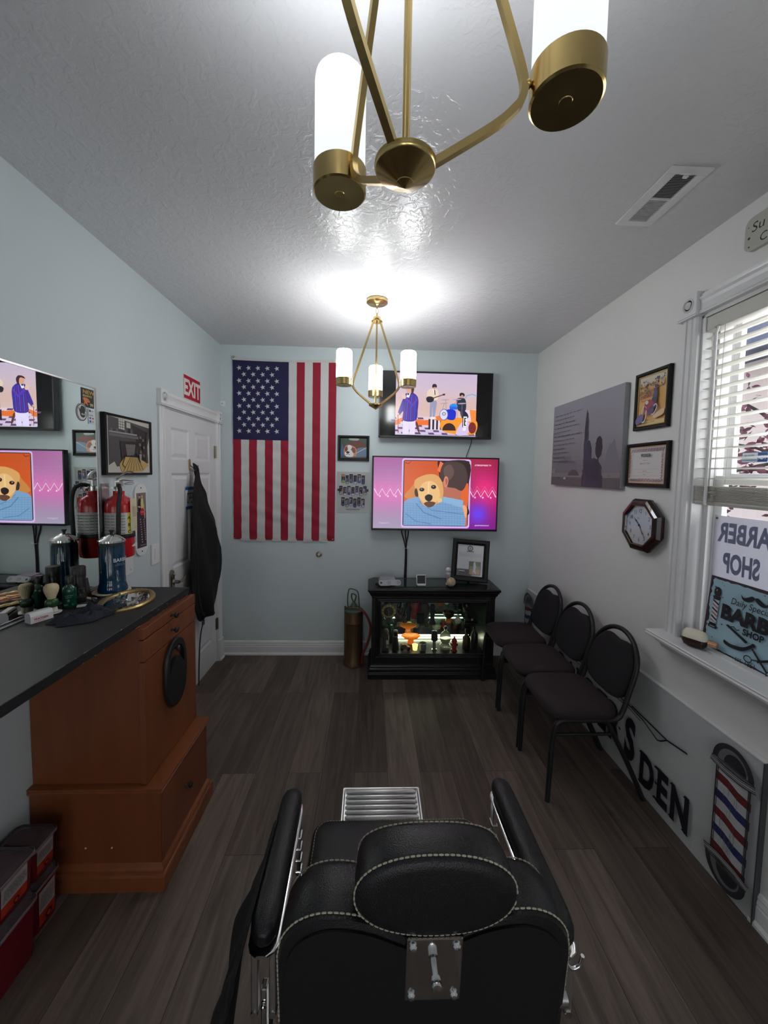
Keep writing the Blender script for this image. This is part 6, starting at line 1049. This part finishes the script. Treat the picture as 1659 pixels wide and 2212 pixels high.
a.line([(2.92, .392), (2.86, .408), (1.95, .408), (1.86, .396), (1.76, .362), (1.74, .372), (1.70, .405)], .007, BK); a.line([(2.90, .378), (1.96, .392), (1.88, .380)], .004, BK); a.line([(1.95, .418), (1.80, .410), (1.70, .404), (1.62, .418), (1.585, .424)], .008, BK); a.line([(2.92, .392), (2.98, .405), (3.02, .400)], .006, BK)
def pole(yc, flip=1):
    Z0_, Z1_, r = .04, .60, .074; f = lambda u, z: (yc-u, z)
    a.poly([f(-r, .13), f(r, .13), f(r, .50), f(-r, .50)], (188, 190, 192)); cs = [(110, 40, 40), (44, 52, 100)]
    for i in range(5): z = .455-i*.073; a.poly([f(-r, z+.014*flip), f(-r*.3, z+.010*flip), f(r*.3, z-.006*flip), f(r, z-.008*flip), f(r, z-.042*flip-.0), f(r*.3, z-.040*flip), f(-r*.3, z-.024*flip), f(-r, z-.020*flip)], cs[i % 2])
    for u in (-.95, -.84, .84, .93): a.line([f(u*r, .13), f(u*r, .50)], .006 if abs(u) > .9 else .003, (60, 58, 62))
    rd = random.Random(6)
    for i in range(26): u = rd.uniform(-.5, .5)*r; z = rd.uniform(.15, .42); a.line([f(u, z), f(u, z+rd.uniform(.02, .06))], .0012, (110, 110, 114))
    for s, zc in ((1, .505), (-1, .135)):
        a.poly([f((r+.012)*math.cos(q), zc+s*.02+s*.088*math.sin(q)) for q in [PI*i/16 for i in range(17)]], (52, 50, 54)); a.poly([f((r-.012)*math.cos(q), zc+s*.024+s*.066*math.sin(q)) for q in [PI*i/16 for i in range(17)]], (112, 112, 116)); a.poly([f((r-.028)*math.cos(q)+.010, zc+s*.026+s*.050*math.sin(q)) for q in [PI*i/16 for i in range(17)]], (44, 42, 46))
        for k, (w, c) in enumerate(((.028, (40, 38, 42)), (.020, (150, 150, 154)), (.012, (60, 58, 62)), (.006, (170, 170, 174)))): a.line([f(-r-.018, zc+s*.008), f(-r*.5, zc-s*.004), f(r*.5, zc-s*.004), f(r+.018, zc+s*.008)], w, c)
pole(1.372); pole(3.29, -1); a.build('painted_lettering', t)

# ------------------------------------------------------------ three waiting chairs along the right wall
def rring(x0, x1, y0, y1, z, r, n=7):
    r = min(r, .49*(x1-x0), .49*(y1-y0)); return [(cx+r*math.cos(q), cy+r*math.sin(q), z) for cx, cy, a0 in ((x1-r, y1-r, 0), (x0+r, y1-r, PI/2), (x0+r, y0+r, PI), (x1-r, y0+r, 1.5*PI)) for q in [a0+i*PI/2/n for i in range(n+1)]]
def make_chair(label):
    t = thing('stacking_chair', label, 'chair', (1.17, 2.002, 0), group='black padded waiting chairs along the right wall'); r = .0125; S = .181
    for s in (-1, 1):
        b = MB(); b.tube([(-.245, s*S, .0), (-.236, s*S, .30), (-.230, s*S, .36), (-.222, s*S, .393)], r, 'satin', 12); b.build('leg', t)
        b = MB(); b.tube(smooth_pts([(.035, s*S, .425), (.05, s*S, .405), (.155, s*S, .21), (.255, s*S, .0)], 5, False), r, 'satin', 12); b.build('leg', t)
        b = MB(); b.tube(smooth_pts([(-.222, s*S, .392), (-.212, s*S, .412), (-.190, s*S, .424), (-.15, s*S, .427), (.0, s*S, .427), (.07, s*S, .428), (.105, s*S, .442), (.122, s*S, .475)], 5, False), r, 'satin', 12); b.build('seat_rail', t)
        b = MB(); b.tube([(-.228, s*(S-.002), .352), (.075, s*(S-.002), .352)], .0085, 'satin', 10); b.build('stretcher', t)
    b = MB(); b.tube([(-.2, -S, .424), (-.2, S, .424)], .008, 'satin', 8); b.build('cross_bar', t); b = MB(); b.tube([(.04, -S, .42), (.04, S, .42)], .008, 'satin', 8); b.build('cross_bar', t)
    bp = lambda y, s, d=0: (.122+s*.268-.963*d, y, .472+s*.963+.268*d)
    hp = [bp(-S, 0), bp(-S, .08), bp(-S, .17)]+[bp(S*math.cos(q), .19+.175*math.sin(q)) for q in [PI-PI*i/18 for i in range(19)]]+[bp(S, .17), bp(S, .08), bp(S, 0)]
    b = MB(); b.tube(hp, r, 'satin', 12); b.build('back_frame', t)
    n_ = 60; o = []
    for i in range(n_):
        q = 2*PI*i/n_; y, z = .169*math.cos(q), .178+.168*math.sin(q)
        if math.sin(q) < 0: e = 3.6; y = .169*math.copysign(abs(math.cos(q))**(2/e), math.cos(q)); z = .178-.158*abs(math.sin(q))**(2/e)
        elif abs(y) < .105: z -= .034*(.5+.5*math.cos(PI*y/.105))**.8
        o.append((y, z))
    b = MB(); b.loft([[bp(y*k, .175+(z-.175)*k, d) for y, z in o] for k, d in ((.93, -.020), (.98, -.012), (1, 0), (.985, .012), (.94, .021), (.84, .025), (.5, .027), (.02, .0275))], 'backf'); b.build('backrest', t)
    b = MB(); b.loft([rring(-.255+i, .115-i, -.1945+i, .1945-i, z, .085-i*.4) for i, z in ((.02, .430), (.004, .436), (.0, .446), (.0, .462), (.006, .476), (.020, .486), (.05, .492), (.10, .494), (.17, .495))], 'seatf'); b.build('seat', t)
    b = MB(); b.loft([rring(-.235, .10, -.18, .18, z, .07) for z in (.4285, .4325)], 'black', False); b.build('seat_board', t)
    return t
ch = make_chair('nearest of the three black padded chairs in a row along the right wall')
copy_tree(ch, loc=(1.17, 2.391, 0), label='middle one of the three black padded chairs along the right wall')
copy_tree(ch, loc=(1.17, 2.780, 0), label='farthest of the three black padded chairs, beside the display cabinet')

# ------------------------------------------------------------ barber chair in the foreground
CXX = .103
bc = thing('barber_chair', 'big black leather barber chair with cream stitching and chrome arms in the foreground', 'barber chair', (CXX, .95, 0)); T0 = Matrix.Translation((-CXX, -.95, 0))
def WB(): b = MB(); b.T = T0; return b
def back_outline(k=1, n=80):                                          # outline of the backrest seen from behind: two shoulders with a dip between
    top = []; W = .243
    for i in range(n+1):
        x = -W+2*W*i/n; a = abs(x)/W; z = .945-.048*math.exp(-(x/.085)**2)*1.0
        if a > .60: z -= .085*(1-math.sqrt(max(0, 1-((a-.60)/.40)**2.4)))
        top.append((x, z))
    return [(-W*.985, .47)]+[(-W, .60), (-W, .72)]+top+[(W, .72), (W, .60), (W*.985, .47)]
bo = back_outline(); cz = .68
bof = [(x, z) for x, z in bo]
def lean(y, z): return y+(.9-z)*.10
b = WB(); rings = []
for y, kx, dz in ((.572, .93, -.016), (.574, .985, -.004), (.582, 1.0, 0), (.620, 1.005, .003), (.655, .995, 0), (.670, .97, -.008), (.677, .90, -.025), (.679, .6, -.10)):
    rings.append([(CXX+x*kx, lean(y, z), z+(dz if z > .7 else 0)) for x, z in bof])
b.loft(rings, 'leather'); bk = b.build('backrest', bc)
b = WB(); b.loft([[(CXX+x*.94, lean(.5715, z)+0, z-.018*(z > .7)) for x, z in bof], [(CXX+x*.94, lean(.568, z), z-.018*(z > .7)) for x, z in bof]], 'leatherback', False); b.build('back_panel', bk)
def stitches(parent, pts, r=.0016, L=.0075, gap=.0022):
    P = [Vector(p) for p in pts]; b = WB(); d = [0]
    for i in range(1, len(P)): d.append(d[-1]+(P[i]-P[i-1]).length)
    def at(s):
        for i in range(1, len(P)):
            if s <= d[i]: f = (s-d[i-1])/max(1e-9, d[i]-d[i-1]); return P[i-1].lerp(P[i], f)
        return P[-1]
    s = 0
    while s < d[-1]-L: b.tube([at(s), at(s+L*.5), at(s+L)], [r*.7, r, r*.7], 'stitch', 6); s += L+gap
    b.build('stitching', parent)
stitches(bk, [(CXX+x*1.0, lean(.5805, z)-.001, z+.001) for x, z in bof[2:-2]])
stitches(bk, [(CXX+x*.985, lean(.668, z), z-.004) for x, z in bof[2:-2]])
# headrest
def ellring(cx, y, cz, rx, rz, n=44, bend=0): return [(cx+rx*math.copysign(abs(math.cos(q))**.86, math.cos(q)), y+bend*math.cos(q)**2, cz+rz*math.copysign(abs(math.sin(q))**.92, math.sin(q))) for q in [2*PI*i/n for i in range(n)]]
HX, HZ = .115, .984
b = WB(); b.loft([ellring(HX, y, HZ, rx, rz, bend=bd) for y, rx, rz, bd in ((.5545, .02, .01, 0), (.555, .10, .05, 0), (.557, .121, .060, 0), (.562, .128, .066, 0), (.570, .130, .068, 0), (.595, .130, .069, .004), (.618, .127, .066, .010), (.630, .121, .060, .014), (.636, .10, .05, .012), (.636, .02, .01, 0))], 'leather'); hd = b.build('headrest', bc)
stitches(hd, [(x, y-.001, z) for x, y, z in ellring(HX, .5645, HZ, .1302, .0682, 90)], .0016, .007, .002); stitches(hd, [(x, y, z) for x, y, z in ellring(HX, .625, HZ, .1258, .0645, 90, .012)], .0014, .007, .002)
b = MB(); b.T = T0 @ Matrix(((1, 0, 0, 0), (0, 1, -.10, .084), (0, 0, 1, 0), (0, 0, 0, 1))); b.box(HX-.046, HX+.046, lean(.565, .84)-.002, lean(.565, .84)+.006, .784, .912, 'chrome', .003); pl_ = b.build('headrest_plate', bc)
for x in (-.035, .035):
    for z in (.799, .897): b = WB(); b.lathe([(.006, 0), (.0065, .003), (.004, .006), (.001, .0065)], 'chrome', 16, (HX+x, lean(.565, z)-.002, z), (0, -1, 0)); b.build('bolt', pl_)
b = WB(); b.lathe([(.005, 0), (.005, .012), (.008, .014), (.009, .024), (.007, .027), (.001, .0275)], 'chrome', 20, (HX+.001, lean(.565, .84)-.002, .852), (0, -1, 0)); b.build('lock_knob', pl_)
b = WB(); b.box(HX-.014, HX+.014, .575, .59, .85, .94, 'chrome'); b.build('headrest_bar', bc)
# seat
def seatring(i, z, x0=CXX-.272, x1=CXX+.272, y0=.70, y1=1.205): return [(p[0], p[1]-(.012*math.cos((p[0]-CXX)/.272*PI) if p[1] > 1.1 else 0), p[2]) for p in rring(x0+i, x1-i, y0+i, y1-i, z, .05, 9)]
b = WB(); b.loft([seatring(i, z) for i, z in ((.03, .385), (.008, .392), (0, .41), (0, .475), (.004, .492), (.014, .503), (.04, .507), (.10, .508), (.2, .509))], 'leather'); st = b.build('seat', bc)
stitches(st, [(x, y, z+.0015) for x, y, z in seatring(.012, .500)], .0013, .007, .003)
b = WB(); b.box(CXX-.24, CXX+.24, .74, 1.17, .36, .388, 'satin', .004); b.build('seat_frame', bc)
# arms
def arm(s, x0f, x0r, y0, y1):
    def ring(y, w, z0, z1, n=24): f = (y-y0)/(y1-y0); cx = x0r+(x0f-x0r)*f; return [(cx+w*math.copysign(abs(math.cos(q))**.75, math.cos(q)), y, (z0+z1)/2+(z1-z0)/2*math.copysign(abs(math.sin(q))**.8, math.sin(q))) for q in [2*PI*i/n for i in range(n)]]
    b = WB(); L = y1-y0; ys = [(0, .3), (.006, .62), (.018, .86), (.035, .97), (.055, 1)]
    b.loft([ring(y0+d, .0315*k, .680-.018*k, .688+.028*k) for d, k in ys]+[ring(y0+L*.5, .031, .662, .717)]+[ring(y1-d, .030*k, .680-.018*k, .688+.028*k) for d, k in reversed(ys)], 'leather'); ar = b.build('armrest', bc)
    b = WB(); b.loft([ring(y0-.004+d, .034*k, .653, .661) for d, k in ((0, .35), (.008, .75), (.022, .95), (.045, 1))]+[ring(y1+.003-d, .032*k, .653, .661) for d, k in reversed(((0, .35), (.008, .75), (.022, .95), (.045, 1)))], 'chrome'); b.build('chrome_base', ar)
    for dx in (-.019, .019):
        b = WB(); b.box(x0r+dx-.007, x0r+dx+.007, y0+.012, y0+.030, .50, .656, 'alum', .002); b.cyl((x0r+dx, y0+.010, .505), (x0r+dx, y0+.032, .505), .008, 'chrome', 14); b.build('arm_link', ar)
    b = WB(); b.box(x0r-.006, x0r+.006, y0+.014, y0+.034, .36, .56, 'chrome', .002); b.ball((x0r, y0+.012, .525), .006, 'chrome', 12); b.build('arm_post', ar)
    b = WB(); x = x0f-s*.022; b.box(x-.006, x+.006, y1-.05, y1-.025, .37, .656, 'chrome', .002)
    for k in range(5): b.box(x-.009, x+.009, y1-.052, y1-.023, .44+k*.035, .452+k*.035, 'chrome', .002)
    b.build('arm_post', ar)
    b = WB(); b.box(min(x0r, x0f)-.004, max(x0r, x0f)+.004, y0+.02, y1-.03, .372, .392, 'satin', .003); b.build('side_rail', ar)
    b = WB(); b.cyl((x0f-s*.03, y1-.20, .505), (x0f-s*.055, y1-.20, .505), .011, 'chrome', 16); b.build('side_knob', ar)
arm(-1, -.214, -.208, .735, 1.105); arm(1, .415, .420, .72, 1.135)
b = WB(); x = CXX+.243; b.cyl((x-.02, .60, .745), (x+.008, .60, .745), .012, 'chrome', 18); b.build('recline_knob', bc)
b = WB(); b.tube(smooth_pts([(x-.01, .625, .80), (x+.012, .625, .80), (x+.018, .625, .79), (x+.020, .623, .778), (x+.030, .622, .768), (x+.044, .622, .774), (x+.048, .622, .792)], 5, False), .0035, 'chrome', 10); b.build('towel_hook', bc)
# footrest
b = WB(); fx0, fx1, fy0, fy1 = -.097, .235, 1.445, 1.610
def fz_(y): return .235+(y-fy0)*.14
b.loft([[(x, y, fz_(y)+dz) for x, y, _ in rring(fx0, fx1, fy0, fy1, 0, .008, 3)] for dz in (-.008, 0)], 'alum', False)
b.loft([[(x, y, fz_(y)+dz) for x, y, _ in rring(fx0+i, fx1-i, fy0+i, fy1-i, 0, .006, 3)] for i, dz in ((0, 0), (0, .007), (.005, .007), (.009, .001))], 'alum', False, False)
for k in range(7): y = fy0+.018+k*.0215; b.tube([(fx0+.014, y, fz_(y)+.003), (fx0+.024, y, fz_(y)+.005), (fx1-.024, y, fz_(y)+.005), (fx1-.014, y, fz_(y)+.003)], [.003, .007, .007, .003], 'alum', 10)
ft = b.build('footrest', bc)
for x in (-.02, .16): b = WB(); b.tube([(x+.03, 1.16, .37), (x+.03, 1.30, .25), (x, 1.47, .226)], .011, 'chrome', 12, flat=.6); b.build('footrest_arm', ft)
# pedestal
b = WB(); b.lathe([(.30, .0), (.305, .004), (.30, .012), (.26, .020), (.10, .034), (.085, .045), (.085, .10)], 'chrome', 56, (CXX, .93, 0)); b.build('base', bc)
b = WB(); b.lathe([(.075, .09), (.075, .26), (.05, .27), (.05, .362)], 'satin', 36, (CXX, .93, 0)); b.build('pump_column', bc)
# cape hanging over the left arm
t = thing('barber_cape', 'black cape draped down the outer side of the barber chair\'s left arm', 'cape', (-.25, .80, .45))
pf_ = [(-.236, .715), (-.246, .700), (-.253, .64), (-.272, .60), (-.290, .55), (-.305, .48), (-.318, .40), (-.326, .30), (-.330, .20), (-.332, .12)]
def cape(u, v):
    k = v*(len(pf_)-1); i = min(int(k), len(pf_)-2); f = k-i; x = pf_[i][0]*(1-f)+pf_[i+1][0]*f; z = pf_[i][1]*(1-f)+pf_[i+1][1]*f
    y0, y1 = .66-.05*v, .985+.06*v*(1-v)-.10*v*v; y = y0+(y1-y0)*u; s = max(0, (v-.12))
    x += s*(.016*math.sin(15*u+3*v)+.012*math.sin(27*u-5*v)-.010*math.sin(PI*u)) - (.020*math.exp(-((u-.78)/.12)**2-((v-.45)/.15)**2))
    if v < .12: x -= .0; 
    return (x+.25, y-.80, z-.45)
b = MB(); b.grid(44, 36, cape, 'cloth'); b.build('cape_cloth', t, solid=.003)
